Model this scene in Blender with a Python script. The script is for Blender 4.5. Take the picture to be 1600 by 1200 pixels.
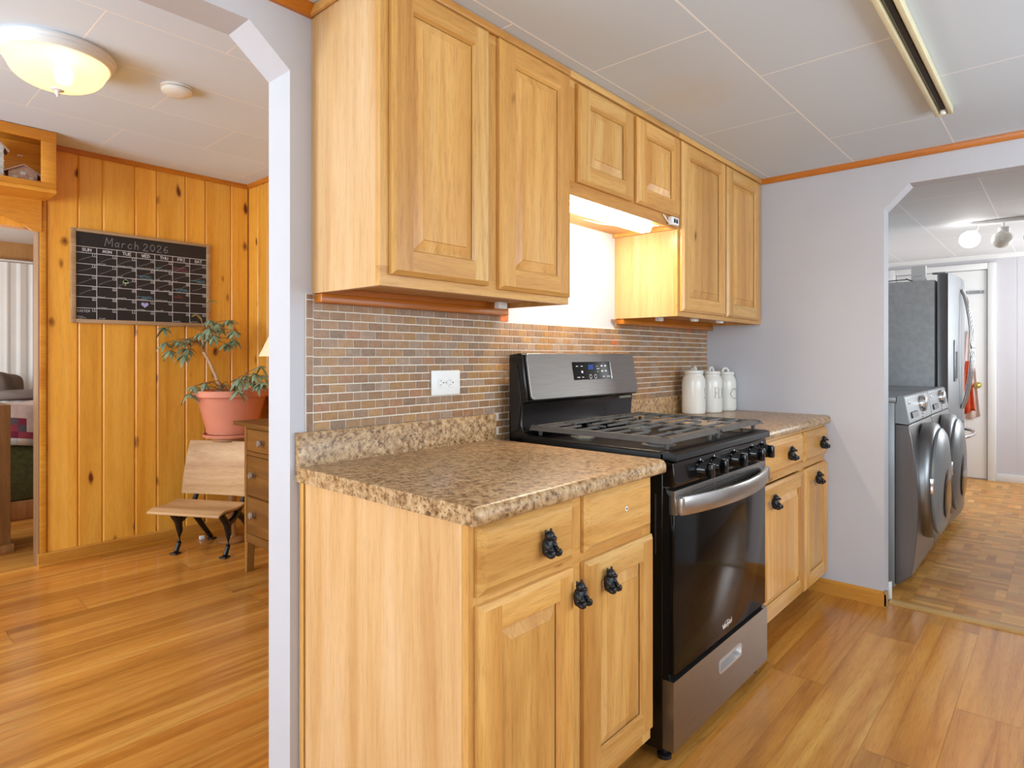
import bpy, bmesh, math, random
from mathutils import Vector, Matrix

# ------------------------------------------------------------------ clear
for o in list(bpy.data.objects):
    bpy.data.objects.remove(o)
S = bpy.context.scene
COL = S.collection
random.seed(7)

# ------------------------------------------------------------------ camera
TH = math.radians(41.745)                     # view direction, from +X towards +Y
cam_d = bpy.data.cameras.new('camera')
cam_d.sensor_width = 36.0
cam_d.lens = 36.0 * 972.69 / 1600
cam_d.shift_y = -43 / 1600
cam_d.clip_start = 0.02
cam = bpy.data.objects.new('camera', cam_d)
COL.objects.link(cam)
cam.location = (0, 0, 1.2155)
cam.rotation_euler = (math.pi / 2, 0, TH - math.pi / 2)
S.camera = cam

# ------------------------------------------------------------------ world, exposure, daylight
S.view_settings.view_transform = 'Standard'
S.view_settings.look = 'None'
S.view_settings.exposure = 0.0
S.view_settings.gamma = 1.0
S.view_settings.use_curve_mapping = False
W = bpy.data.worlds.new('sky')
S.world = W
W.use_nodes = True
W.node_tree.nodes['Background'].inputs[0].default_value = (0.85, 0.92, 1.0, 1)
W.node_tree.nodes['Background'].inputs[1].default_value = 1.2


def area(name, loc, aim, sx, sy, power, color=(1, 1, 1)):
    l = bpy.data.lights.new(name, 'AREA')
    l.shape = 'RECTANGLE'
    l.size, l.size_y, l.energy, l.color = sx, sy, power, color
    o = bpy.data.objects.new(name, l)
    o.location = loc
    o.rotation_euler = (Vector(aim) - Vector(loc)).to_track_quat('-Z', 'Y').to_euler()
    COL.objects.link(o)
    return o


# daylight entering by the windows behind and beside the camera, plus an added bedroom fill
area('daylight_kitchen_south', (1.9, -1.72, 1.5), (1.9, 1.4, 2.4), 2.4, 1.1, 56, (0.80, 0.92, 1.0))
area('daylight_kitchen_west', (-2.40, -0.25, 1.45), (1.2, 0.2, 2.3), 2.1, 1.25, 68, (0.80, 0.92, 1.0))
area('daylight_dining_west', (-2.12, 3.0, 1.45), (1.0, 3.2, 2.6), 1.9, 1.35, 108, (0.78, 0.91, 1.0))
area('fill_bedroom', (-1.42, 5.35, 1.35), (1.0, 6.2, .9), .9, 1.1, 80, (0.90, 0.96, 1.0))  # added fill lamp before the windowless west wall, brightens curtain and bed
area('daylight_hall', (6.75, -0.92, 1.5), (6.4, 1.4, 2.0), 1.3, 1.05, 46, (0.92, 0.97, 1.0))


# ------------------------------------------------------------------ colour and node helpers
def lin(h, k=1.0):
    h = h.lstrip('#')
    v = [int(h[i:i + 2], 16) / 255 for i in (0, 2, 4)]
    return tuple(k * (c / 12.92 if c <= 0.04045 else ((c + 0.055) / 1.055) ** 2.4) for c in v) + (1.0,)


class NT:
    def __init__(s, name):
        s.m = bpy.data.materials.new(name)
        s.m.use_nodes = True
        s.t = s.m.node_tree
        s.b = s.t.nodes['Principled BSDF']

    def n(s, typ, **kw):
        nd = s.t.nodes.new(typ)
        for k, v in kw.items():
            if k.startswith('i_'):
                nd.inputs[k[2:].replace('_', ' ')].default_value = v
            else:
                setattr(nd, k, v)
        return nd

    def l(s, a, b):
        s.t.links.new(a, b)

    def ramp(s, fac, stops):
        r = s.n('ShaderNodeValToRGB')
        e = r.color_ramp.elements
        while len(e) < len(stops):
            e.new(0.5)
        for el, (p, c) in zip(e, stops):
            el.position = p
            el.color = c if len(c) == 4 else tuple(c) + (1,)
        s.l(fac, r.inputs[0])
        return r.outputs[0]

    def mix(s, fac, a, b, mode='MIX'):
        m = s.n('ShaderNodeMix', data_type='RGBA', blend_type=mode)
        for sock, v in ((m.inputs[0], fac), (m.inputs[6], a), (m.inputs[7], b)):
            if hasattr(v, 'is_output'):
                s.l(v, sock)
            else:
                sock.default_value = v
        return m.outputs[2]

    def math(s, op, a, b=None):
        m = s.n('ShaderNodeMath', operation=op)
        for sock, v in zip(m.inputs, (a, b)):
            if v is None:
                continue
            if hasattr(v, 'is_output'):
                s.l(v, sock)
            else:
                sock.default_value = v
        return m.outputs[0]

    def bump(s, h, strength=0.2, dist=0.002):
        b = s.n('ShaderNodeBump')
        b.inputs['Strength'].default_value = strength
        b.inputs['Distance'].default_value = dist
        s.l(h, b.inputs['Height'])
        s.l(b.outputs[0], s.b.inputs['Normal'])

    def col(s, v):
        if hasattr(v, 'is_output'):
            s.l(v, s.b.inputs['Base Color'])
        else:
            s.b.inputs['Base Color'].default_value = v

    def set(s, **kw):
        for k, v in kw.items():
            s.b.inputs[k.replace('_', ' ')].default_value = v
        return s


def plain(name, h, rough=0.5, metal=0.0, var=0.05, vscale=6.0, bump=0.0, bscale=80.0, **kw):
    t = NT(name)
    c = lin(h)
    tc = t.n('ShaderNodeTexCoord')
    nz = t.n('ShaderNodeTexNoise', i_Scale=vscale, i_Detail=4.0)
    t.l(tc.outputs['Object'], nz.inputs['Vector'])
    a = tuple(x * (1 - var) for x in c[:3]) + (1,)
    b = tuple(min(1, x * (1 + var)) for x in c[:3]) + (1,)
    t.col(t.ramp(nz.outputs['Fac'], [(0.3, a), (0.7, b)]))
    t.set(Roughness=rough, Metallic=metal, **kw)
    if bump:
        n2 = t.n('ShaderNodeTexNoise', i_Scale=bscale, i_Detail=3.0)
        t.l(tc.outputs['Object'], n2.inputs['Vector'])
        t.bump(n2.outputs['Fac'], bump)
    return t.m


def emit(name, h, strength, base='FFFFFF'):
    t = NT(name)
    t.col(lin(base))
    t.b.inputs['Emission Color'].default_value = lin(h)
    t.b.inputs['Emission Strength'].default_value = strength
    t.set(Roughness=0.4)
    return t.m


def wood(name, dark, mid, light, axis='z', scale=1.0, rough=0.38, knot=None, kscale=3.0, ksize=0.06, attr=False,
         ring=0.35, streak=0.0, coat=0.0, fine_k=0.6, vary=0.16, knotcol='4A2408'):
    t = NT(name)
    tc = t.n('ShaderNodeTexCoord')
    off = t.n('ShaderNodeCombineXYZ')
    if attr:
        at = t.n('ShaderNodeAttribute', attribute_name='pc')
        sp = t.n('ShaderNodeSeparateColor')
        t.l(at.outputs['Color'], sp.inputs[0])
        rnd, bright, warm = sp.outputs[2], sp.outputs[0], sp.outputs[1]
    else:
        oi = t.n('ShaderNodeObjectInfo')
        rnd = bright = oi.outputs['Random']
        warm = None
    r10 = t.math('MULTIPLY', rnd, 13.7)
    for i in range(3):
        t.l(r10, off.inputs[i])
    add = t.n('ShaderNodeVectorMath', operation='ADD')
    t.l(tc.outputs['Object'], add.inputs[0])
    t.l(off.outputs[0], add.inputs[1])
    st = {'x': (0.07, 1, 1), 'y': (1, 0.07, 1), 'z': (1, 1, 0.07)}[axis]
    mp = t.n('ShaderNodeMapping')
    mp.inputs['Scale'].default_value = tuple(v * scale for v in st)
    t.l(add.outputs[0], mp.inputs[0])
    n1 = t.n('ShaderNodeTexNoise', i_Scale=9.0, i_Detail=5.0, i_Roughness=0.55, i_Distortion=0.6)
    t.l(mp.outputs[0], n1.inputs['Vector'])
    n2 = t.n('ShaderNodeTexNoise', i_Scale=190.0, i_Detail=4.0, i_Roughness=0.7)
    t.l(mp.outputs[0], n2.inputs['Vector'])
    n3 = t.n('ShaderNodeTexNoise', i_Scale=2.2, i_Detail=2.0, i_Distortion=0.4)
    t.l(mp.outputs[0], n3.inputs['Vector'])
    sn = t.math('SINE', t.math('MULTIPLY', n3.outputs['Fac'], 130.0))
    rg = t.math('MULTIPLY_ADD', sn, 0.5)
    t.t.nodes[-1].inputs[2].default_value = 0.5
    rg = t.math('POWER', rg, 2.5)
    base = t.ramp(n1.outputs['Fac'], [(0.28, lin(dark)), (0.5, lin(mid)), (0.74, lin(light))])
    base = t.mix(t.math('MULTIPLY', rg, ring), base, lin(dark))
    fine = t.ramp(n2.outputs['Fac'], [(0.34, (0.70, 0.63, 0.55)), (0.52, (1, 1, 1))])
    base = t.mix(fine_k, base, fine, 'MULTIPLY')
    if streak:
        n5 = t.n('ShaderNodeTexNoise', i_Scale=16.0, i_Detail=6.0, i_Roughness=0.7, i_Distortion=1.4)
        t.l(mp.outputs[0], n5.inputs['Vector'])
        sk = t.ramp(n5.outputs['Fac'], [(0.60, (0, 0, 0)), (0.72, (1, 1, 1))])
        base = t.mix(t.math('MULTIPLY', sk, streak), base, lin(knotcol))
    if knot:
        mk = t.n('ShaderNodeMapping')
        ks = {'x': (0.45, 1, 1), 'y': (1, 0.45, 1), 'z': (1, 1, 0.45)}[axis]
        mk.inputs['Scale'].default_value = ks
        t.l(add.outputs[0], mk.inputs[0])
        wv = t.n('ShaderNodeTexNoise', i_Scale=14.0, i_Detail=2.0)
        t.l(mk.outputs[0], wv.inputs['Vector'])
        am = t.n('ShaderNodeVectorMath', operation='MULTIPLY_ADD')
        t.l(wv.outputs['Color'], am.inputs[0])
        am.inputs[1].default_value = (0.035, 0.035, 0.035)
        t.l(mk.outputs[0], am.inputs[2])
        vo = t.n('ShaderNodeTexVoronoi', i_Scale=kscale)
        t.l(am.outputs[0], vo.inputs['Vector'])
        halo = t.ramp(vo.outputs['Distance'], [(ksize * 0.5, (1, 1, 1)), (ksize * 2.4, (0, 0, 0))])
        core = t.ramp(vo.outputs['Distance'], [(ksize * 0.45, (1, 1, 1)), (ksize, (0, 0, 0))])
        base = t.mix(t.math('MULTIPLY', halo, 0.35 * knot), base, lin(dark))
        base = t.mix(t.math('MULTIPLY', core, knot), base, lin(knotcol))
    lo, hi = 1 - vary, 1 + vary * 0.6
    vv = t.ramp(bright, [(0.0, (lo, lo, lo)), (1.0, (hi, hi, hi))])
    base = t.mix(1.0, base, vv, 'MULTIPLY')
    if warm is not None:
        wv2 = t.ramp(warm, [(0.0, (1.0, 1.0, 1.0)), (1.0, (1.0, 0.88, 0.72))])
        base = t.mix(1.0, base, wv2, 'MULTIPLY')
    t.col(base)
    t.set(Roughness=rough)
    if coat:
        t.b.inputs['Coat Weight'].default_value = coat
        t.b.inputs['Coat Roughness'].default_value = 0.12
    t.bump(n2.outputs['Fac'], 0.05, 0.001)
    return t.m


def ceiling_mat(name, w, h, ox, oy, tint):
    t = NT(name)
    tc = t.n('ShaderNodeTexCoord')
    mp = t.n('ShaderNodeMapping')
    mp.inputs['Location'].default_value = (-ox, -oy, 0)
    t.l(tc.outputs['Object'], mp.inputs[0])
    br = t.n('ShaderNodeTexBrick', offset=0.5)
    for k, v in (('Scale', 1.0), ('Mortar Size', 0.0035), ('Mortar Smooth', 0.3), ('Brick Width', w), ('Row Height', h)):
        br.inputs[k].default_value = v
    t.l(mp.outputs[0], br.inputs['Vector'])
    nz = t.n('ShaderNodeTexNoise', i_Scale=150.0, i_Detail=2.0)
    mp2 = t.n('ShaderNodeMapping')
    mp2.inputs['Scale'].default_value = (1, 0.35, 1)
    t.l(tc.outputs['Object'], mp2.inputs[0])
    t.l(mp2.outputs[0], nz.inputs['Vector'])
    br.inputs['Color1'].default_value = lin(tint)
    br.inputs['Color2'].default_value = lin(tint, 0.97)
    br.inputs['Mortar'].default_value = lin('F6F6F6')  # near-white seams paint in the light that bevelled tile edges catch
    c = br.outputs['Color']
    if name == 'kitchen_ceiling_tile':      # old water stain over the range
        d = t.n('ShaderNodeVectorMath', operation='DISTANCE')
        t.l(tc.outputs['Object'], d.inputs[0])
        d.inputs[1].default_value = (2.16, 1.08, 2.185)
        n4 = t.n('ShaderNodeTexNoise', i_Scale=9.0, i_Detail=4.0)
        t.l(tc.outputs['Object'], n4.inputs['Vector'])
        dd = t.math('ADD', d.outputs['Value'], t.math('MULTIPLY', n4.outputs['Fac'], 0.22))
        sf = t.ramp(dd, [(0.10, (0.32, 0.32, 0.32)), (0.32, (0, 0, 0))])
        c = t.mix(sf, c, lin('DCC698'))
    t.col(c)
    t.set(Roughness=0.7)
    hh = t.math('ADD', t.math('MULTIPLY', nz.outputs['Fac'], 0.25), br.outputs['Fac'])
    t.bump(hh, 0.25, 0.002)
    return t.m


def granite(name):
    t = NT(name)
    tc = t.n('ShaderNodeTexCoord')
    v = t.n('ShaderNodeTexVoronoi', i_Scale=170.0)
    n1 = t.n('ShaderNodeTexNoise', i_Scale=58.0, i_Detail=6.0, i_Roughness=0.72)
    n2 = t.n('ShaderNodeTexNoise', i_Scale=26.0, i_Detail=4.0, i_Roughness=0.65)
    for nn in (v, n1, n2):
        t.l(tc.outputs['Object'], nn.inputs['Vector'])
    a = t.ramp(n1.outputs['Fac'], [(0.30, lin('2E2014')), (0.40, lin('735232')), (0.48, lin('AE8A62')), (0.60, lin('CCAE86')), (0.74, lin('DEC8A6'))])
    b = t.ramp(n2.outputs['Fac'], [(0.36, lin('6E5030')), (0.52, lin('B08858')), (0.68, lin('CCA874'))])
    c = t.mix(0.24, a, b)
    sep = t.n('ShaderNodeSeparateColor')
    t.l(v.outputs['Color'], sep.inputs[0])
    sp = t.ramp(sep.outputs[0], [(0.0, lin('4A3826')), (0.08, lin('6A5238')), (0.11, (1, 1, 1))])
    c = t.mix(0.55, c, sp, 'MULTIPLY')
    t.col(c)
    t.set(Roughness=0.3)
    return t.m


def attr_mat(name, rough=0.4, noise=0.2, nscale=60.0, bump=0.1, sat=None):
    t = NT(name)
    at = t.n('ShaderNodeAttribute', attribute_name='pc')
    tc = t.n('ShaderNodeTexCoord')
    nz = t.n('ShaderNodeTexNoise', i_Scale=nscale, i_Detail=5.0, i_Roughness=0.65)
    t.l(tc.outputs['Object'], nz.inputs['Vector'])
    lo, hi = 1 - noise, 1 + noise
    v = t.ramp(nz.outputs['Fac'], [(0.3, (lo, lo, lo)), (0.7, (hi, hi, hi))])
    t.col(t.mix(1.0, at.outputs['Color'], v, 'MULTIPLY'))
    t.set(Roughness=rough)
    if bump:
        t.bump(nz.outputs['Fac'], bump)
    return t.m


def steel(name, h, rough=0.32, axis='x', metal=1.0):
    t = NT(name)
    tc = t.n('ShaderNodeTexCoord')
    mp = t.n('ShaderNodeMapping')
    mp.inputs['Scale'].default_value = {'x': (0.02, 1, 1), 'z': (1, 1, 0.02), 'y': (1, 0.02, 1)}[axis]
    t.l(tc.outputs['Object'], mp.inputs[0])
    nz = t.n('ShaderNodeTexNoise', i_Scale=500.0, i_Detail=3.0)
    t.l(mp.outputs[0], nz.inputs['Vector'])
    c = lin(h)
    t.col(t.ramp(nz.outputs['Fac'], [(0.3, tuple(x * 0.9 for x in c[:3])), (0.7, tuple(min(1, x * 1.08) for x in c[:3]))]))
    t.set(Roughness=rough, Metallic=metal)
    t.bump(nz.outputs['Fac'], 0.04, 0.0005)
    return t.m


M = {}
M['wall'] = plain('painted_wall_lavender_grey', 'C3C2C7', 0.6, var=0.015, bump=0.06, bscale=120)
M['hallwall'] = plain('painted_wall_pale', 'CFCCD0', 0.6, var=0.01)
M['white'] = plain('white_paint', 'E9E9E7', 0.4, var=0.01)
M['kceil'] = ceiling_mat('kitchen_ceiling_tile', 0.825, 0.41, 2.18 - 0.4125, 0.385, 'D0DAE4')
M['pceil'] = ceiling_mat('dining_ceiling_tile', 0.845, 0.4225, 0.695 - 0.4225, 2.56, 'DCE9F8')
M['hceil'] = ceiling_mat('hall_ceiling_tile', 0.85, 0.46, 4.27, 0.371, 'DCDCDC')
CW = dict(dark='BE823E', mid='DAA45A', light='E8BC78')
M['cabv'] = wood('honey_cabinet_wood', axis='z', knot=0.85, kscale=4.0, ksize=0.06, streak=0.22, rough=0.3, knotcol='6E4018', ring=0.38, vary=0.12, **CW)
M['cabh'] = wood('honey_cabinet_wood_rail', axis='x', knot=0.7, kscale=4.0, ksize=0.05, streak=0.3, rough=0.3, knotcol='6E4018', ring=0.34, vary=0.12, **CW)
M['cabe'] = wood('pale_end_panel_wood', 'C4925A', 'D8AC76', 'E2BE92', axis='z', knot=0.6, kscale=2.5, ksize=0.05, fine_k=0.42, ring=0.25, vary=0.04)
M['caby'] = wood('cabinet_underside_wood', 'C08A4E', 'D8A870', 'E2B884', axis='x', ring=0.15, rough=0.65)
M['orange'] = wood('orange_varnished_trim', 'A85A10', 'C67418', 'D68A2C', axis='x', ring=0.2, rough=0.3)
M['orangey'] = wood('orange_varnished_trim_side', 'A85A10', 'C67418', 'D68A2C', axis='y', ring=0.2, rough=0.3)
M['basey'] = wood('honey_baseboard_wood', 'B87420', 'D09038', 'DCA04C', axis='y', ring=0.2, rough=0.35)
M['basex'] = wood('honey_baseboard_wood_long', 'B87420', 'D09038', 'DCA04C', axis='x', ring=0.2, rough=0.35)
M['pine'] = wood('knotty_pine_board', 'DA9430', 'EEAE44', 'F5BC54', axis='z', attr=True, fine_k=0.35, knot=1.0, kscale=8.0, ksize=0.165, ring=0.22, rough=0.3, vary=0.2, knotcol='6A2A08')
M['pineh'] = wood('knotty_pine_shelf', 'CC7E22', 'DE9630', 'E8A642', axis='x', knot=0.9, kscale=3.4, ksize=0.05, ring=0.2, rough=0.32)
M['floor'] = wood('laminate_plank', 'A4682A', 'C88A40', 'DAA758', axis='x', attr=True, ring=0.34, rough=0.2, vary=0.13, streak=0.5, knotcol='6E3C14', scale=1.0)
M['parquet'] = wood('parquet_finger', 'B27834', 'D09648', 'E2B264', axis='y', attr=True, ring=0.1, rough=0.35, vary=0.22)
M['tile'] = attr_mat('tumbled_mosaic_tile', 0.38, 0.22, 70, 0.12)
M['grout'] = plain('pale_grout', 'E8DCCC', 0.8, var=0.05)
M['granite'] = granite('speckled_laminate_counter')
M['steel'] = steel('brushed_steel', '9E9A96', 0.33)
M['steell'] = steel('light_brushed_steel', 'BDB9B5', 0.30)
M['steelz'] = steel('brushed_steel_vertical', '8C8E90', 0.38, 'z')
M['satin'] = plain('satin_silver', 'D6D4D2', 0.38, 0.85, var=0.02)
M['chrome'] = plain('polished_chrome', 'E4E4E4', 0.12, 1.0, var=0.01)
M['wgrey'] = plain('silver_grey_appliance_enamel', '8E9294', 0.35, 0.35, var=0.03)
M['wdark'] = steel('dark_silver_appliance_front', '7A7674', 0.28, 'z', 0.8)
M['fside'] = plain('textured_grey_fridge_side', 'BFC3C4', 0.5, 0.15, var=0.10, vscale=30, bump=0.25, bscale=160)
M['black'] = plain('black_enamel', '0B0B0C', 0.16, var=0.02)
M['cooktop'] = plain('black_cooktop_enamel', '080808', 0.38, var=0.02, Specular_IOR_Level=0.3)
M['blackm'] = plain('satin_black_metal', '141416', 0.35, var=0.05)
M['glass'] = plain('black_oven_glass', '0C0A09', 0.10, var=0.02, Specular_IOR_Level=0.22)
M['iron'] = plain('cast_iron_grate', '524F4C', 0.40, var=0.1, vscale=40, bump=0.1, bscale=300)
M['bear'] = plain('black_painted_bear_casting', '17181C', 0.4, var=0.2, vscale=120, bump=0.3, bscale=250)
M['snout'] = plain('brown_muzzle_paint', '6A4038', 0.5)
M['ceramic'] = plain('glazed_white_ceramic', 'E4E1D8', 0.16, var=0.02)
M['print'] = plain('grey_printed_letters', '6A6460', 0.6)
M['plastic'] = plain('white_plastic', 'EFEFEC', 0.35, var=0.01)
M['slot'] = plain('dark_slot', '2A2422', 0.6)
M['board'] = plain('chalkboard_black', '1E1E22', 0.5, var=0.15, vscale=10)
for k, h in (('chalk', 'D8D8DA'), ('chalkdim', '8E8E92'), ('chalkblue', '7FC4DC'), ('chalkpink', 'C86A86'), ('chalkred', 'C04A40'), ('chalkgreen', 'B4C49A'), ('chalkpurple', 'A8A6DC')):
    M[k] = plain('chalk_' + h, h, 0.8, var=0.12, vscale=80)
M['driftwood'] = wood('weathered_frame_wood', '8C6E4E', 'A88A68', 'BCA080', axis='x', ring=0.2, rough=0.6)
M['terracotta'] = plain('terracotta_clay', 'CC7E62', 0.6, var=0.06, vscale=8)
M['soil'] = plain('potting_soil', '3A2618', 0.9, var=0.3, vscale=60, bump=0.6)
M['leaf'] = plain('grey_green_leaf', '84997C', 0.42, var=0.25, vscale=22)
M['leafy'] = plain('young_yellow_green_leaf', 'B0B466', 0.45, var=0.2, vscale=22)
M['bark'] = plain('pale_tan_stem', 'C4A080', 0.7, var=0.12, vscale=40)
M['bough'] = plain('red_brown_twig', '9A6A3A', 0.7, var=0.1)
M['seatwood'] = wood('worn_bentwood_plywood', 'A87848', 'BE9464', 'CEAA7E', axis='x', ring=0.25, rough=0.5)
M['dresser'] = wood('quartersawn_oak', '66401C', '805426', '946632', axis='y', ring=0.45, rough=0.42, scale=1.4)
M['dresserz'] = wood('quartersawn_oak_upright', '7A4E20', '92622C', 'A47236', axis='z', ring=0.3, rough=0.42)
M['knobglass'] = plain('clear_pressed_glass', 'A08C7C', 0.1, var=0.1, Transmission_Weight=0.3)
M['shade'] = plain('cream_lamp_shade', 'F0DDB0', 0.7, var=0.04)
M['brass'] = plain('polished_brass', 'D8BC6A', 0.2, 0.9, var=0.05)
M['towel'] = plain('orange_red_terry', 'C8481E', 0.85, var=0.2, vscale=30, bump=0.4)
M['pinkcloth'] = plain('pale_pink_cotton', 'DCC8C2', 0.8, var=0.06)
M['curtain'] = plain('sheer_white_curtain', 'EEF0EE', 0.7, var=0.03)
M['pillow'] = plain('grey_brown_pillow_fabric', '7A706A', 0.85, var=0.12, bump=0.3)
M['green'] = plain('olive_green_cover', '4E5028', 0.85, var=0.3, vscale=40)
M['pinepale'] = wood('pale_pine_panelling', 'B08048', 'C69660', 'D4A874', axis='z', ring=0.2)
M['jambw'] = wood('bare_wood_casing', '7E5C3C', '8E6C4C', '9C7A5A', axis='z', ring=0.2, vary=0.05)
M['bedwood'] = wood('brown_bed_wood', '8A5A30', 'A87444', 'BA885A', axis='z', ring=0.3)
M['fixwood'] = plain('yellowed_cream_paint', 'D8CDA8', 0.5, var=0.06)
M['fixmetal'] = plain('grey_metal_channel', '8E8C80', 0.35, 0.6)
M['oak'] = wood('oak_threshold', 'A87C44', 'C09A60', 'CEAC78', axis='y', ring=0.2)
M['cottage'] = plain('painted_clay_cottage', 'B08A72', 0.7, var=0.25, vscale=60, bump=0.4)
M['roofclay'] = plain('pinkish_brown_roof', 'A8806E', 0.7, var=0.2, vscale=80)
M['tower'] = plain('off_white_clay_tower', 'C4BFB8', 0.7, var=0.2, vscale=60)
M['tube'] = emit('lit_fluorescent_lens', 'FFEFD4', 72.0)
M['bulb'] = emit('lit_globe_bulb', 'FFFFFF', 9.0)
M['dome'] = emit('lit_frosted_dome', 'FFDFA8', 2.4)
_t = NT('ribbed_frosted_glass')
_t.col(lin('FFE6BC'))
_t.set(Roughness=0.35, Transmission_Weight=0.55, IOR=1.15)
_t.b.inputs['Emission Color'].default_value = lin('FFD89A')
_t.b.inputs['Emission Strength'].default_value = 0.55
M['domeglass'] = _t.m
M['bulbcore'] = emit('lit_lamp_bulb', 'FFF2D0', 25.0)
M['bluedisp'] = emit('blue_clock_digits', '2A6AD8', 1.0, '0A1430')
M['quilt'] = attr_mat('patchwork_cotton', 0.85, 0.12, 60, 0.2)


# ------------------------------------------------------------------ mesh helpers
ORG = {}


class MB:
    def __init__(s):
        s.bm = bmesh.new()
        s.cl = s.bm.loops.layers.float_color.new('pc')

    def _fin(s, faces, mi, col):
        for f in faces:
            f.material_index = mi
            if col is not None:
                for lp in f.loops:
                    lp[s.cl] = tuple(col[:3]) + (1,)

    def box(s, x0, x1, y0, y1, z0, z1, bev=0.0, mi=0, col=None, seg=2):
        vs = [s.bm.verts.new(p) for p in ((x0, y0, z0), (x1, y0, z0), (x1, y1, z0), (x0, y1, z0), (x0, y0, z1), (x1, y0, z1), (x1, y1, z1), (x0, y1, z1))]
        fs = [s.bm.faces.new([vs[i] for i in q]) for q in ((3, 2, 1, 0), (4, 5, 6, 7), (0, 1, 5, 4), (1, 2, 6, 5), (2, 3, 7, 6), (3, 0, 4, 7))]
        s._fin(fs, mi, col)
        if bev:
            ed = list({e for f in fs for e in f.edges})
            r = bmesh.ops.bevel(s.bm, geom=ed, offset=bev, segments=seg, affect='EDGES', profile=0.5, clamp_overlap=True)
            s._fin(r['faces'], mi, col)
        return s

    def face(s, pts, mi=0, col=None):
        f = s.bm.faces.new([s.bm.verts.new(p) for p in pts])
        s._fin([f], mi, col)
        return f

    def prism(s, poly, axis, a, b, mi=0, col=None):
        """poly: 2-D points in the plane across axis; (y,z) for x, (x,z) for y, (x,y) for z"""
        def P(p, t):
            return {'x': (t, p[0], p[1]), 'y': (p[0], t, p[1]), 'z': (p[0], p[1], t)}[axis]
        va = [s.bm.verts.new(P(p, a)) for p in poly]
        vb = [s.bm.verts.new(P(p, b)) for p in poly]
        n = len(poly)
        fs = [s.bm.faces.new(va), s.bm.faces.new(vb[::-1])]
        for i in range(n):
            fs.append(s.bm.faces.new([va[i], vb[i], vb[(i + 1) % n], va[(i + 1) % n]]))
        s._fin(fs, mi, col)
        return s

    def lathe(s, prof, c=(0, 0, 0), seg=28, mi=0, axis='z', sx=1.0, sy=1.0):
        rings = []
        for r, z in prof:
            ring = []
            for i in range(seg):
                a = 2 * math.pi * i / seg
                u, v = r * math.cos(a) * sx, r * math.sin(a) * sy
                p = {'z': (u, v, z), 'x': (z, u, v), 'y': (u, z, v)}[axis]
                ring.append(s.bm.verts.new((c[0] + p[0], c[1] + p[1], c[2] + p[2])))
            rings.append(ring)
        fs = []
        for a, b in zip(rings, rings[1:]):
            for i in range(seg):
                fs.append(s.bm.faces.new([a[i], a[(i + 1) % seg], b[(i + 1) % seg], b[i]]))
        for ring in (rings[0], rings[-1]):
            fs.append(s.bm.faces.new(ring))
        s._fin(fs, mi, None)
        return s

    def tube(s, pts, r, seg=8, mi=0, flat=1.0):
        pts = [Vector(p) for p in pts]
        rr = r if isinstance(r, (list, tuple)) else [r] * len(pts)
        rings = []
        up = Vector((0, 0, 1))
        for i, p in enumerate(pts):
            d = (pts[min(i + 1, len(pts) - 1)] - pts[max(i - 1, 0)])
            d = d.normalized() if d.length > 1e-9 else Vector((0, 0, 1))
            a = d.cross(up)
            if a.length < 1e-3:
                a = d.cross(Vector((1, 0, 0)))
            a.normalize()
            b = a.cross(d).normalized()
            rings.append([s.bm.verts.new(p + a * (rr[i] * math.cos(2 * math.pi * k / seg)) + b * (rr[i] * flat * math.sin(2 * math.pi * k / seg))) for k in range(seg)])
        fs = []
        for a, b in zip(rings, rings[1:]):
            for k in range(seg):
                fs.append(s.bm.faces.new([a[k], a[(k + 1) % seg], b[(k + 1) % seg], b[k]]))
        fs.append(s.bm.faces.new(rings[0][::-1]))
        fs.append(s.bm.faces.new(rings[-1]))
        s._fin(fs, mi, None)
        return s

    def ell(s, c, r, rot=(0, 0, 0), seg=14, mi=0):
        from mathutils import Euler
        m = Matrix.Translation(c) @ Euler(rot).to_matrix().to_4x4() @ Matrix.Diagonal((r[0], r[1], r[2], 1))
        g = bmesh.ops.create_uvsphere(s.bm, u_segments=seg, v_segments=max(6, seg * 2 // 3), radius=1.0, matrix=m)
        s._fin({f for v in g['verts'] for f in v.link_faces}, mi, None)
        return s

    def build(s, name, mats, parent=None, smooth=35, local=False, bev=0.0):
        bmesh.ops.recalc_face_normals(s.bm, faces=s.bm.faces)
        me = bpy.data.meshes.new(name)
        if parent is not None and not local:
            o = ORG.get(parent.name, Vector((0, 0, 0)))
            bmesh.ops.translate(s.bm, verts=s.bm.verts, vec=-o)
        s.bm.to_mesh(me)
        s.bm.free()
        ms = mats if isinstance(mats, (list, tuple)) else [mats]
        for m in ms:
            me.materials.append(M[m] if isinstance(m, str) else m)
        if smooth:
            me.polygons.foreach_set('use_smooth', [True] * len(me.polygons))
            me.set_sharp_from_angle(angle=math.radians(smooth))
        ob = bpy.data.objects.new(name, me)
        COL.objects.link(ob)
        if parent is not None:
            ob.parent = parent
            ORG[ob.name] = ORG.get(parent.name, Vector((0, 0, 0)))
        if bev:
            md = ob.modifiers.new('soft_edges', 'BEVEL')
            md.width, md.segments, md.limit_method = bev, 2, 'ANGLE'
        return ob


def tag(o, label, cat=None, group=None, kind=None):
    o['label'] = label
    if cat:
        o['category'] = cat
    if group:
        o['group'] = group
    if kind:
        o['kind'] = kind
    return o


def thing(name, label, cat, loc=(0, 0, 0), rz=0.0, group=None):
    o = bpy.data.objects.new(name, None)
    COL.objects.link(o)
    o.empty_display_size = 0.1
    o.location = loc
    o.rotation_euler = (0, 0, rz)
    ORG[o.name] = Vector(loc)
    return tag(o, label, cat, group)


def struct(name, mb, mats, label=None, cat=None, parent=None, smooth=35):
    o = mb.build(name, mats, parent, smooth)
    if parent is None:
        o['kind'] = 'structure'
        o['label'] = label or name
        o['category'] = cat or 'wall'
    return o


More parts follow.
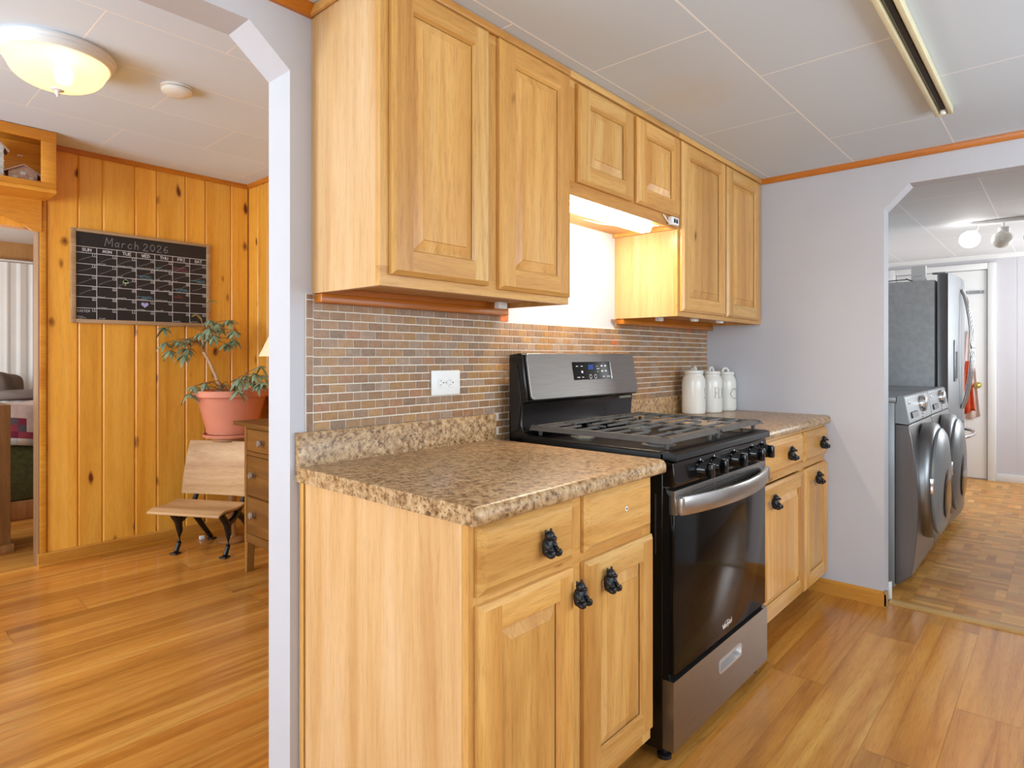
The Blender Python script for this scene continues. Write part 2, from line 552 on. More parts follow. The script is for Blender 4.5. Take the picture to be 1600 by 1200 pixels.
def bx(*a, **k):
    return MB().box(*a, **k)


def wave_line(n, x0, x1, amp, seed):
    r = random.Random(seed)
    return [(x0 + (x1 - x0) * i / n, amp * (r.random() - 0.5)) for i in range(n + 1)]


# ================================================================== SETTING
KX, KY, KC = 3.468, 1.576, 2.185          # kitchen: east wall, north wall, ceiling
PX, PY, PC = 2.089, 4.42, 2.45            # dining room: east wall, north wall, ceiling
HX, HY, HC = 7.69, 1.45, 2.215            # hall: east wall, north wall, ceiling


def rc():
    return (random.random(), random.random() ** 1.6, random.random())


def planks(x0, x1, y0, y1, w, length, z=0.0):
    b = MB()
    y, k = y0, 0
    while y < y1:
        x = x0 - random.random() * length
        while x < x1:
            a, e = max(x, x0), min(x + length, x1)
            if e > a:
                nsub, c = 3, rc()
                for q in range(nsub):            # each plank shows two narrow strips
                    cc = (min(1, max(0, c[0] + random.uniform(-.22, .22))), c[1], random.random())
                    g = 0.0006 if q == 0 else 0.0
                    b.face([(a + .0006, y + w * q / nsub + g, z), (e - .0006, y + w * q / nsub + g, z), (e - .0006, min(y1, y + w * (q + 1) / nsub), z), (a + .0006, min(y1, y + w * (q + 1) / nsub), z)], 0, cc)
            x += length
        y += w
        k += 1
    b.box(x0, x1, y0, y1, z - .05, z - .002, mi=1)
    return b


struct('floor', planks(-2.45, 3.545, -1.8, 6.8, 0.19, 1.22), ['floor', 'bedwood'], 'warm laminate plank floor of the kitchen and dining room', 'floor')

b = MB()
sq = 0.176
for i in range(int((HX - 3.575) / sq) + 1):
    for j in range(int((HY + 1.0) / sq) + 1):
        x, y = 3.575 + i * sq, -1.0 + j * sq
        for k in range(4):
            d = sq / 4
            c = rc()
            e = 0.0003
            if (i + j) % 2:
                q = [(x + e, y + k * d + e), (x + sq - e, y + k * d + e), (x + sq - e, y + (k + 1) * d - e), (x + e, y + (k + 1) * d - e)]
            else:
                q = [(x + k * d + e, y + e), (x + (k + 1) * d - e, y + e), (x + (k + 1) * d - e, y + sq - e), (x + k * d + e, y + sq - e)]
            b.face([(p[0], p[1], 0.001) for p in q], 0, c)
b.box(3.545, HX + .1, -1.05, HY + .05, -.05, -.001, mi=1)
struct('hall_floor', b, ['parquet', 'bedwood'], 'parquet floor of finger blocks beyond the right archway', 'floor')
struct('threshold', MB().prism([(3.512, 0), (3.512, .006), (3.53, .013), (3.56, .013), (3.578, .003), (3.578, 0)], 'y', -.49, .655), 'oak', 'oak transition strip across the right archway floor', 'threshold')

# ceilings
struct('ceiling', bx(-2.45, 3.56, -1.8, KY + .05, KC, KC + .04), 'kceil', 'tiled kitchen ceiling with a faint stain', 'ceiling')
struct('dining_ceiling', bx(-2.3, PX + .1, KY + .06, PY + .05, PC, PC + .04), 'pceil', 'tiled white ceiling of the dining room', 'ceiling')
struct('hall_ceiling', bx(3.56, HX + .1, -1.05, HY + .05, HC, HC + .04), 'hceil', 'tiled white ceiling of the hall', 'ceiling')
struct('bedroom_ceiling', bx(-1.5, 2.4, PY + .1, 6.9, 2.2, 2.24), 'white', 'plain white ceiling of the bedroom', 'ceiling')

# kitchen north wall with the left archway
struct('wall_north', MB().prism([(-2.45, 0), (-1.1, 0), (-1.1, 1.993), (-.99, 2.086), (.747, 2.086), (.86, 1.993), (.86, 0), (3.575, 0), (3.575, 2.46), (-2.45, 2.46)], 'y', KY, KY + .118), 'wall', 'painted kitchen wall with the chamfered left archway', 'wall', smooth=0)
# kitchen east wall with the right archway
struct('wall_east', MB().prism([(KY, 0), (.667, 0), (.667, 1.932), (.561, 2.04), (-.40, 2.04), (-.506, 1.932), (-.506, 0), (-1.8, 0), (-1.8, 2.26), (KY, 2.26)], 'x', KX, KX + .1), 'wall', 'painted kitchen wall with the chamfered right archway', 'wall', smooth=0)


def window_wall(name, axis, pos, th, a0, a1, z1, wa0, wa1, wz0, wz1, mat, label, n):
    """wall across `axis` at pos, with one window opening, its frame and its pane"""
    b, f = MB(), MB()
    def add(bb, p0, p1, q0, q1, r0, r1):
        if axis == 'y':
            bb.box(p0, p1, q0, q1, r0, r1)
        else:
            bb.box(q0, q1, p0, p1, r0, r1)
    q0, q1 = sorted((pos, pos + th))
    add(b, a0, wa0, q0, q1, 0, z1)
    add(b, wa1, a1, q0, q1, 0, z1)
    add(b, wa0, wa1, q0, q1, 0, wz0)
    add(b, wa0, wa1, q0, q1, wz1, z1)
    struct(name, b, mat, label, 'wall')
    for (p0, p1, r0, r1) in ((wa0, wa0 + .04, wz0, wz1), (wa1 - .04, wa1, wz0, wz1), (wa0 + .04, wa1 - .04, wz0, wz0 + .04), (wa0 + .04, wa1 - .04, wz1 - .04, wz1), ((wa0 + wa1) / 2 - .02, (wa0 + wa1) / 2 + .02, wz0 + .04, wz1 - .04)):
        add(f, p0, p1, q0 + .02 if th > 0 else q0 + .01, q1 - .02, r0, r1)
    struct('window_%d' % n, f, 'white', 'white window frame in the ' + label, 'window')


window_wall('wall_south', 'y', -1.8, -.1, -2.45, 3.56, 2.2, .6, 3.2, .95, 2.05, 'wall', 'kitchen wall behind the camera', 1)
window_wall('wall_west', 'x', -2.45, -.1, -1.8, KY, 2.2, -1.3, .8, .8, 2.05, 'wall', 'kitchen wall left of the camera', 2)
window_wall('dining_wall_west', 'x', -2.2, -.1, KY + .118, PY, 2.46, 2.0, 4.0, .8, 2.15, 'wall', 'dining room wall by its window', 3)
window_wall('hall_wall_south', 'y', -1.0, -.1, 3.57, HX, 2.22, 6.05, 7.45, .9, 2.05, 'hallwall', 'hall wall opposite the appliances', 4)

# knotty pine walls: every board is a plank with eased edges inside the wall's one mesh
b = MB()
edges = [-2.2, -2.02, -1.85, -1.7, -1.52, -1.36, -1.2, -1.02, -.86, -.7, -.53, -.36, -.2, 0.0]
for a, e in zip(edges, edges[1:]):
    b.box(a, e, PY, PY + .1, 0, PC, bev=.008, seg=1, col=rc())
pe = [.895, 1.0515, 1.179, 1.357, 1.484, 1.660, 1.790, 1.964, PX]
for a, e in zip(pe, pe[1:]):
    b.box(a, e, PY, PY + .1, 0, PC, bev=.008, seg=1, col=(random.uniform(.3, .8), random.random() * .5, random.random()))
b.box(0.0, .895, PY + .005, PY + .1, 1.95, PC, col=rc())
b.box(.9, PX + .1, PY + .03, PY + .1, 0, PC, col=rc())
struct('dining_wall_north', b, 'pine', 'knotty pine board wall behind the chalkboard', 'wall', smooth=20)
b = MB()
y = PY
while y > KY + .13:
    w = random.uniform(.13, .19)
    b.box(PX, PX + .1, max(KY + .119, y - w), y, 0, PC, bev=.008, seg=1, col=(random.uniform(.25, .6), .6, random.random()))
    y -= w
struct('dining_wall_east', b, 'pine', 'knotty pine board wall behind the potted plant', 'wall', smooth=20)

# bedroom shell
struct('bedroom_wall_north', bx(-1.5, 2.3, 6.8, 6.9, 0, 2.2), 'pinepale', 'pale pine wall of the bedroom', 'wall')
struct('bedroom_wall_east', bx(2.3, 2.4, PY + .1, 6.9, 0, 2.2), 'pinepale', 'pale side wall of the bedroom', 'wall')
struct('bedroom_wall_west', bx(-1.6, -1.5, PY + .1, 6.9, 0, 2.2), 'pinepale', 'far side wall of the bedroom', 'wall')

# hall shell
struct('hall_wall_north', bx(KX + .1, HX + .1, HY, HY + .1, 0, 2.22), 'hallwall', 'hall wall behind the laundry machines', 'wall')
b = MB()
b.box(HX, HX + .1, -1.05, HY, 0, 2.22)
for k in range(9):                       # shallow grooves of the painted panelling
    b.box(HX - .0015, HX, -.95 + k * .165, -.95 + k * .165 + .155, .08, 2.2)
struct('hall_wall_east', b, 'hallwall', 'pale panelled wall at the end of the hall', 'wall')
door = struct('door_1', bx(HX - .012, HX - .002, .592, 1.36, .012, 2.068, bev=.003), 'white', 'plain white door at the end of the hall', 'door')
b = MB()
b.box(HX - .035, HX - .0016, .52, .585, 0, 2.135, bev=.006).box(HX - .035, HX - .0016, 1.367, 1.435, 0, 2.135, bev=.006).box(HX - .035, HX - .0016, .585, 1.367, 2.075, 2.135, bev=.006)
struct('door_trim', b, 'white', 'white casing round the hall door', 'trim')
b = MB()
b.lathe([(.02, 0), (.03, .004), (.012, .008), (.012, .03), (.028, .042), (.033, .056), (.026, .07), (.0, .074)], (0, 0, 0), 20)
k = b.build('door_knob', 'brass', door, local=True)
k.rotation_euler = (0, -math.pi / 2, 0)
k.location = (HX - .012, .662, .932)
tag(k, 'round brass knob')
struct('baseboard_hall', bx(HX - .016, HX - .0016, -1.0, .519, 0, .077, bev=.004), 'white', 'white baseboard at the end of the hall', 'baseboard')
struct('hall_crown_trim', MB().prism([(HX - .045, HC), (HX - .045, HC - .012), (HX - .01, HC - .04), (HX, HC - .04), (HX, HC)], 'y', -1.0, HY), 'white', 'white crown moulding at the end of the hall', 'trim')
struct('hall_corner_trim', bx(KX + .101, KX + .125, .655, .668, 0.002, .09, bev=.002), 'white', 'white end of the hall baseboard beside the archway', 'baseboard')

# trims
cr = lambda s: [(0, 0), (s, 0), (s, -.008), (.012, -.028), (0, -.028)]
struct('trim_1', MB().prism([(KX - a, KC + c) for a, c in cr(.02)], 'y', -1.8, 1.245), 'orangey', 'thin orange crown strip over the right archway', 'trim')
struct('trim_2', MB().prism([(KY - a, KC + c) for a, c in cr(.034)], 'x', -2.45, .922), 'orange', 'orange crown strip over the left archway', 'trim')
struct('trim_3', MB().prism([(PY - a, PC + c) for a, c in cr(.02)], 'x', .89, PX), 'orange', 'thin orange crown strip on the pine wall', 'trim')
struct('trim_4', MB().prism([(PX - a, PC + c) for a, c in cr(.02)], 'y', KY + .12, PY - .02), 'orangey', 'thin orange crown strip on the pine side wall', 'trim')
struct('baseboard_north', MB().prism([(PY, 0), (PY - .028, 0), (PY - .028, .012), (PY - .016, .018), (PY - .016, .072), (PY - .008, .08), (PY, .08)], 'x', .855, PX), 'basex', 'honey baseboard under the pine wall', 'baseboard')
struct('dining_baseboard_east', MB().prism([(PX, 0), (PX - .016, 0), (PX - .016, .072), (PX - .008, .08), (PX, .08)], 'y', KY + .12, PY - .03), 'basey', 'honey baseboard under the pine side wall', 'baseboard')
struct('baseboard_east', MB().prism([(KX, 0), (KX - .016, 0), (KX - .016, .062), (KX - .006, .072), (KX, .072)], 'y', .655, 1.012), 'basey', 'honey baseboard between the base cabinets and right archway', 'baseboard')
b = MB()
b.box(KX - .016, KX + .02, .651, .667, 0.001, .075, bev=.004)
struct('baseboard_return', b, 'oak', 'bare wooden end of the baseboard at the right archway', 'baseboard')
b = MB()
b.box(.862, .8945, PY - .012, PY + .004, 0.08, 2.1, bev=.003, mi=0)
b.box(.856, .866, PY - .008, PY + .115, .001, 1.96, bev=.002, mi=1)
struct('door_casing', b, ['pineh', 'jambw'], 'bare wooden casing of the bedroom doorway', 'trim')
b = MB()
xs = [0.0 + i * .01 for i in range(88)]
def scal(x):
    t = (.87 - x)
    base = 1.932 if t < .045 else 1.932 + .045 * min(1, (t - .045) / .07) ** .8
    if t > .12:
        base = 1.977 + .02 * math.sin(min(1, (t - .12) / .08) * math.pi / 2) + .006 * abs(math.sin((t - .12) * 26))
    return base
b.prism([(0.0, 2.125), (.87, 2.125)] + [(x, scal(x)) for x in reversed(xs)], 'y', PY - .02, PY - .001)
struct('doorway_valance', b, 'pineh', 'scalloped pine board over the bedroom doorway', 'trim')


# ================================================================== KITCHEN CABINETS
def rect_ring(b, r0, y0, r1, y1, mis):
    """four sloped quads between two x-z rectangles (x0,x1,z0,z1); mis = material of sides, of top and bottom"""
    def P(r, y):
        return [(r[0], y, r[2]), (r[1], y, r[2]), (r[1], y, r[3]), (r[0], y, r[3])]
    a, c = P(r0, y0), P(r1, y1)
    for i in range(4):
        j = (i + 1) % 4
        b.face([a[i], a[j], c[j], c[i]], mis[0] if i in (1, 3) else mis[1])


def inset(r, d):
    return (r[0] + d, r[1] - d, r[2] + d, r[3] - d)


def bear_mb(x, y, z):
    """black bear sitting with its back to the door at (x, y, z), facing -Y"""
    b = MB()
    E = lambda dx, dy, dz, rx, ry, rz, rot=(0, 0, 0), seg=12, mi=0: b.ell((x + dx, y - dy, z + dz), (rx, ry, rz), rot, seg, mi)
    E(0, .011, -.006, .015, .013, .022)                       # trunk
    E(0, .014, -.016, .017, .014, .014)                       # belly and rump
    E(0, .017, .019, .0125, .0125, .0115)                     # head
    E(0, .028, .0165, .0062, .0085, .0056)                    # muzzle
    E(0, .0355, .0175, .0028, .0024, .0022, mi=1)             # nose
    E(0, .031, .0125, .0045, .006, .0018, mi=1)               # open mouth
    for sx in (-1, 1):
        E(sx * .0092, .013, .029, .0042, .003, .0048)         # ears
        E(sx * .0145, .018, -.001, .0055, .007, .0125, (-.7, 0, 0))     # upper arm
        E(sx * .0115, .027, -.0085, .0048, .0075, .0048)      # paw
        E(sx * .0125, .025, -.0205, .0068, .0130, .0068, (.25, 0, 0))   # leg
        E(sx * .0130, .037, -.0165, .0058, .0044, .0082)      # foot
    return b


def bear_knob(parent, x, y, z):
    k = bear_mb(x, y, z).build('bear_knob', ['bear', 'snout'], parent, smooth=60)
    tag(k, 'black sitting bear shaped knob')
    return k


def panel_door(parent, x0, x1, z0, z1, yf, stile=.062, rail=.062, slope=.028, t=.02, knob=None, mats=('cabv', 'cabh')):
    """raised panel door; front face at y = yf, thickness behind it"""
    b = MB()
    R = (x0, x1, z0, z1)
    r1 = inset(R, .011)
    yb = yf + t
    rect_ring(b, R, yb, R, yf + .009, (0, 1))
    rect_ring(b, R, yf + .009, r1, yf, (0, 1))
    o = (x0 + stile, x1 - stile, z0 + rail, z1 - rail)
    # stiles run the full height, rails sit between them
    for (a0, a1, c0, c1, mi) in ((r1[0], o[0], r1[2], r1[3], 0), (o[1], r1[1], r1[2], r1[3], 0), (o[0], o[1], r1[2], o[2], 1), (o[0], o[1], o[3], r1[3], 1)):
        b.face([(a0, yf, c0), (a1, yf, c0), (a1, yf, c1), (a0, yf, c1)], mi)
    o1 = inset(o, .006)
    rect_ring(b, o, yf, o1, yf + .010, (0, 1))
    b.face([(R[0], yb, R[2]), (R[0], yb, R[3]), (R[1], yb, R[3]), (R[1], yb, R[2])], 0)
    d = b.build('door', list(mats), parent, smooth=0)
    p = MB()
    i1 = inset(o1, slope)
    rect_ring(p, o1, yf + .012, inset(o1, .003), yf + .0115, (0, 1))
    rect_ring(p, inset(o1, .003), yf + .0115, i1, yf + .0035, (0, 1))
    rect_ring(p, i1, yf + .0035, inset(i1, .0015), yf + .001, (0, 1))
    i2 = inset(i1, .0015)
    p.face([(i2[0], yf + .001, i2[2]), (i2[1], yf + .001, i2[2]), (i2[1], yf + .001, i2[3]), (i2[0], yf + .001, i2[3])], 0)
    p.build('raised_panel', [mats[0], mats[0]], d, smooth=0)
    if knob:
        bear_knob(d, knob[0], yf, knob[1])
    return d


def drawer_front(parent, x0, x1, z0, z1, yf, t=.02, knob=None, hole=None):
    b = MB()
    R = (x0, x1, z0, z1)
    rect_ring(b, R, yf + t, R, yf + .012, (0, 0))
    rect_ring(b, R, yf + .012, inset(R, .016), yf + .001, (0, 0))
    rect_ring(b, inset(R, .016), yf + .001, inset(R, .018), yf, (0, 0))
    i = inset(R, .018)
    b.face([(i[0], yf, i[2]), (i[1], yf, i[2]), (i[1], yf, i[3]), (i[0], yf, i[3])], 0)
    b.face([(R[0], yf + t, R[2]), (R[0], yf + t, R[3]), (R[1], yf + t, R[3]), (R[1], yf + t, R[2])], 0)
    d = b.build('drawer', 'cabh', parent, smooth=0)
    if knob:
        bear_knob(d, knob[0], yf, knob[1])
    if hole:
        h = MB().lathe([(.0065, -.0006), (.0065, 0), (.0045, .0003)], (hole[0], yf, hole[1]), 14, axis='y').lathe([(.003, -.0012), (.003, -.0005)], (hole[0], yf, hole[1]), 10, axis='y', mi=1)
        tag(h.build('screw_hole', ['plastic', 'slot'], d), 'empty screw hole where a knob is missing')
    return d


def wall_cabinet(label, x0, x1, z0, doors, batten=False, left_end=True, clips=()):
    yf, yb, z1 = 1.260, KY - .001, KC - .001
    c = thing('wall_cabinet', label, 'cabinet', ((x0 + x1) / 2, yb, z0), group='upper kitchen cabinets')
    b = MB()
    b.box(x0, x0 + .018, yf + .018, yb, z0, z1, mi=2 if left_end else 0)                   # end panels
    b.box(x1 - .018, x1, yf + .018, yb, z0, z1, mi=0)
    b.box(x0 + .018, x1 - .018, yf + .018, yb, z0 + .016, z0 + .028, mi=3)                 # recessed bottom
    b.box(x0 + .018, x1 - .018, yf + .02, yb, z1 - .02, z1, mi=3)
    b.box(x0 + .018, x1 - .018, yb - .012, yb, z0 + .028, z1 - .02, mi=3)
    b.build('carcass', ['cabv', 'cabh', 'cabe', 'caby'], c, smooth=0)
    f = MB()
    f.box(x0, x1, yf, yf + .018, z0, z0 + .05, mi=1).box(x0, x1, yf, yf + .018, z1 - .05, z1, mi=1)
    f.box(x0, x0 + .045, yf, yf + .018, z0 + .05, z1 - .05, mi=0).box(x1 - .045, x1, yf, yf + .018, z0 + .05, z1 - .05, mi=0)
    m = (doors[0][1] + doors[1][0]) / 2
    f.box(m - .04, m + .04, yf, yf + .018, z0 + .05, z1 - .05, mi=0)
    f.build('face_frame', ['cabv', 'cabh'], c, smooth=0)
    bx(x0 - .006, x1, yf - .014, yf - .0005, z1 - .026, z1, bev=.005, mi=0).build('top_moulding', 'cabh', c)
    if left_end and x0 < 1.5:
        bx(x0 - .014, x0 - .0005, yf, yb, z1 - .026, z1, bev=.005).build('side_moulding', 'cabh', c)
    if batten:
        bx(x0 + .004, x1 - (.002 if x1 > 3 else .0), yb - .045, yb - .004, z0 - .026, z0 - .0005, bev=.003).box(x0 + .0185, x1 - .0185, yb - .042, yb - .004, z0 - .0004, z0 + .0155).build('wall_batten', 'orange', c)
    for (a, e, za, ze) in doors:
        panel_door(c, a, e, za, ze, yf - .021)
    for (px, py) in clips:
        bx(px - .022, px + .022, py - .012, py + .012, z0 - .009, z0 + .0155, bev=.004).build('cord_clip', 'plastic', c)
    return c


wall_cabinet('tall honey wall cabinet with two doors nearest the left archway', .925, 1.698, 1.391,
             [(.951, 1.298, 1.420, 2.155), (1.343, 1.690, 1.414, 2.155)], batten=True, clips=((1.60, 1.48),))
wall_cabinet('short honey wall cabinet over the range with a lit lamp below it', 1.70, 2.483, 1.765,
             [(1.736, 2.096, 1.812, 2.150), (2.126, 2.478, 1.812, 2.150)])
wall_cabinet('tall honey wall cabinet in the right corner over the canisters', 2.485, KX - .003, 1.391,
             [(2.503, 2.955, 1.412, 2.152), (2.980, 3.405, 1.410, 2.152)], batten=True, clips=((2.66, 1.44), (2.80, 1.33), (3.02, 1.30)))


def base_cabinet(label, x0, x1, yf, drawers, doors, end_left):
    c = thing('base_cabinet', label, 'cabinet', ((x0 + x1) / 2, KY, 0), group='base kitchen cabinets')
    yb = KY - .004
    b = MB()
    zt = .8735
    if end_left:
        b.box(x0, x0 + .018, yf + .019, yb - .03, 0.001, zt, mi=2)
        b.box(x0 - .002, x0 + .016, yb - .022, yb, 0.001, zt, mi=0)
    else:
        b.box(x0, x0 + .018, yf + .019, yb, .1, zt, mi=2)
    b.box(x1 - .018, x1, yf + .019, yb, .1, zt, mi=0)
    b.box(x0 + .018, x1 - .018, yf + .02, yb, .1, .118, mi=1)
    b.box(x0 + .018, x1 - .018, yb - .012, yb, .118, zt, mi=1)
    b.box(x0 + .018, x1 - .018, yf + .02, yf + .06, zt - .03, zt, mi=1)
    b.build('carcass', ['cabv', 'cabh', 'cabe'], c, smooth=0)
    bx(x0 + .018, x1 - .002, yf + .085, yf + .10, 0.001, .0995).build('toe_kick', 'blackm', c)
    f = MB()
    m = (doors[0][1] + doors[1][0]) / 2
    for (a, e, za, ze, mi) in ((x0, x0 + .045, .1, zt, 0), (x1 - .045, x1, .1, zt, 0), (x0 + .045, x1 - .045, .1, .15, 1), (x0 + .045, x1 - .045, zt - .03, zt, 1), (x0 + .045, x1 - .045, .685, .74, 1), (m - .035, m + .035, .15, .685, 0), (m - .035, m + .035, .74, zt - .03, 0)):
        f.box(a, e, yf, yf + .018, za, ze, mi=mi)
    f.build('face_frame', ['cabv', 'cabh'], c, smooth=0)
    for (a, e, za, ze, k, h) in drawers:
        drawer_front(c, a, e, za, ze, yf - .021, knob=k, hole=h)
    for (a, e, za, ze, k) in doors:
        panel_door(c, a, e, za, ze, yf - .021, knob=k)
    return c


base_cabinet('honey base cabinet left of the range with a pale end panel', .887, 1.628, .911,
             [(.904, 1.231, .721, .868, (1.107, .791), None), (1.280, 1.609, .724, .868, None, (1.463, .804))],
             [(.904, 1.231, .118, .702, (1.239 - .012, .643)), (1.277, 1.616, .140, .702, (1.369 - .01, .641))], True)
base_cabinet('honey base cabinet right of the range against the east wall', 2.475, KX - .003, .936,
             [(2.492, 3.071, .720, .858, (2.855, .789), None), (3.096, 3.455, .716, .858, (3.330, .789), None)],
             [(2.492, 3.083, .118, .680, (2.646, .613)), (3.095, 3.455, .110, .682, (3.252, .626))], False)


def counter(label, x0, x1, yf, side_cap):
    c = thing('countertop', label, 'counter', ((x0 + x1) / 2, KY, .875), group='speckled laminate counters')
    yb = KY - .002
    pr = [(yb, .8745), (yf + .022, .8745), (yf + .006, .8755), (yf + .001, .880), (yf, .890), (yf + .002, .903), (yf + .009, .911), (yf + .02, .914), (yb, .914)]
    MB().prism(pr, 'x', x0, x1).build('worktop', 'granite', c, smooth=50)
    lp = [(yb, .9142), (yb - .021, .9142), (yb - .021, 1.000), (yb - .016, 1.007), (yb, 1.007)]
    MB().prism(lp, 'x', x0 + .001, x1 - .001).build('splash_lip', 'granite', c, smooth=50)
    return c


counter('speckled brown laminate counter left of the range under the outlet', .874, 1.655, .873, True)
counter('speckled brown laminate counter holding the white canisters', 2.472, KX - .001, .905, False)

# mosaic backsplash: grout bed and single tiles
PAL = [('9E7854', 5), ('927660', 5), ('A67C52', 5), ('9A8676', 3), ('A28C78', 2), ('8E6644', 4), ('A2763E', 3), ('AE8450', 2), ('7C6654', 3), ('A4704E', 2)]
PALX = [h for h, n in PAL for _ in range(n)]
bs = thing('tile_backsplash', 'brown and grey mosaic tile backsplash in running bond under the wall cabinets', 'backsplash', (2.2, KY, .9))
g = MB()
ZS = 1.345
g.box(.904, 1.6555, KY - .0055, KY - .0008, 1.0075, ZS).box(1.6555, 2.4715, KY - .0055, KY - .0008, .86, ZS).box(2.4715, KX - .0015, KY - .0055, KY - .0008, 1.0075, ZS).box(.904, 1.706, KY - .0055, KY - .0008, ZS, 1.390).box(2.484, KX - .0015, KY - .0055, KY - .0008, ZS, 1.390)
g.build('grout_bed', 'grout', bs, smooth=0)
t = MB()
rt = random.Random(11)
ph, pw, gap = .02595, .0524, .0040
def tile(x0, x1, z0, z1, q=None):
    c = lin(q or rt.choice(PALX), rt.uniform(.88, 1.1))
    m_ = lin('A07C58')
    c = tuple(.62 * a + .38 * e for a, e in zip(c, m_))
    if rt.random() < .012:
        c = lin('C06A38')
    t.box(x0 + gap / 2, x1 - gap / 2, KY - .0085, KY - .005, z0 + gap / 2, z1 - gap / 2, bev=.0009, seg=1, col=c)
row = 0
z = 1.0065
while z < 1.3895:
    zt_ = min(z + ph, 1.390)
    x = .9265 - (pw / 2 if row % 2 else 0)
    while x < KX - .003:
        a, e = max(x, .9265), min(x + pw, KX - .002)
        if e - a > .008:
            gapx = (a > 1.703 and e < 2.486)
            if not gapx:
                tile(a, e, z, zt_)
            elif z < ZS - .006:
                tile(a, e, z, min(zt_, ZS))
        x += pw
    z += ph
    row += 1
z = 1.0065
while z < 1.385:
    tile(.904, .9265, z, min(z + pw, 1.390), rt.choice(['8C6448', '94704F', '7E5C48', '96664A']))
    z += pw
# tiles behind the range, below the counter lips' top line
z, row = 1.0065 - ph, 1
while z > .9:
    x = 1.658 + (pw / 2 if row % 2 else 0)
    while x < 2.465:
        tile(x, min(x + pw, 2.469), z, z + ph)
        x += pw
    z -= ph
    row += 1
t.build('tile_field', 'tile', bs, smooth=0)

# outlet
o = thing('wall_outlet', 'white duplex outlet plate turned sideways on the tile backsplash', 'outlet', (1.4175, KY - .006, 1.1275))
bx(1.353, 1.482, KY - .0145, KY - .0087, 1.086, 1.169, bev=.003).build('cover_plate', 'plastic', o)
for cx in (1.396, 1.439):
    r = MB()
    r.lathe([(.0165, -.0012), (.0155, -.0022)], (cx, KY - .0145, 1.1275), 24, axis='y', sy=1.05).box(cx - .002, cx + .002, KY - .0175, KY - .0147, 1.1268, 1.1282)
    rr = r.build('receptacle', 'plastic', o)
    s = MB()
    s.box(cx - .0075, cx - .001, KY - .0172, KY - .0166, 1.1335, 1.1352).box(cx - .0075, cx - .001, KY - .0172, KY - .0166, 1.1198, 1.1215)
    s.lathe([(.0026, -.0024), (.0024, -.0027)], (cx + .0068, KY - .0145, 1.1275), 10, axis='y')
    s.build('slots', 'slot', rr)
MB().lathe([(.003, -.0004), (.002, -.0012)], (1.4175, KY - .0145, 1.1275), 10, axis='y').build('screw', 'chrome', o)

# lamp under the short cabinet
u = thing('undercabinet_light', 'lit white fluorescent bar under the short cabinet over the range', 'lamp', (2.04, 1.31, 1.792))
hp = [(1.285, 1.7925), (1.285, 1.766), (1.295, 1.762), (1.362, 1.762), (1.372, 1.766), (1.372, 1.7925)]
MB().prism(hp, 'x', 1.742, 1.758).prism(hp, 'x', 2.332, 2.348).box(1.758, 2.332, 1.285, 1.372, 1.764, 1.7925).build('housing', 'plastic', u, smooth=0)
MB().prism([(1.302, 1.7635), (1.298, 1.755), (1.306, 1.738), (1.346, 1.738), (1.354, 1.755), (1.350, 1.7635)], 'x', 1.7585, 2.3315).build('lens', 'tube', u, smooth=40)
MB().tube([(2.345, 1.34, 1.778), (2.39, 1.31, 1.774), (2.40, 1.265, 1.772), (2.40, 1.250, 1.772), (2.37, 1.252, 1.792), (2.345, 1.252, 1.806)], .0028, 6).tube([(2.34, 1.36, 1.776), (2.30, 1.42, 1.772), (2.20, 1.47, 1.775), (2.10, 1.50, 1.785)], .0028, 6).build('cord', 'plastic', u, smooth=60)
sb = bx(2.395, 2.462, 1.238, 1.2585, 1.772, 1.806, bev=.004).build('switch_box', 'plastic', u)
bx(2.412, 2.425, 1.2355, 1.238, 1.780, 1.797, bev=.001).box(2.432, 2.445, 1.2355, 1.238, 1.780, 1.797, bev=.001).build('socket_face', 'slot', sb)


# ================================================================== RANGE
SX0, SX1, SYF, SYB = 1.692, 2.457, .872, 1.528
rg = thing('gas_range', 'stainless and black gas range between the two counters', 'stove', ((SX0 + SX1) / 2, SYB, 0))
b = MB()
b.box(SX0, SX1, .905, SYB, .03, .905, bev=.004)
b.prism([(.905, .03), (.885, .06), (.885, .80), (.905, .82)], 'x', SX0 + .002, SX0 + .013)
b.prism([(.905, .03), (.885, .06), (.885, .80), (.905, .82)], 'x', SX1 - .012, SX1 - .002)
b.build('body', 'black', rg)
MB().tube([(SX0 - .0005, .95, .10), (SX0 - .0005, .95, .26)], .004, 6).build('side_rib', 'blackm', rg, smooth=60)
MB().tube([(SX0 - .0005, .93, .62), (SX0 - .0005, .93, .80)], .004, 6).build('side_rib', 'blackm', rg, smooth=60)
for fx in (SX0 + .03, SX1 - .045):
    for fy in (.915, 1.48):
        MB().lathe([(.022, 0.0005), (.022, .012), (.010, .015), (.010, .035)], (fx, fy, 0), 14).build('levelling_foot', 'blackm', rg)
# cooktop pan with a raised rim
ct = MB()
ct.prism([(SX0 - .006, .905), (SX1 + .006, .905), (SX1 + .006, .925), (SX1, .931), (SX1 - .03, .931), (SX1 - .045, .918), (SX0 + .045, .918), (SX0 + .03, .931), (SX0, .931), (SX0 - .006, .925)], 'y', .9, SYB - .075)
ct.prism([(.858, .905), (.91, .905), (.91, .931), (.872, .931), (.860, .925)], 'x', SX0 - .006, SX1 + .006)
ct.build('cooktop', 'cooktop', rg, bev=.002)
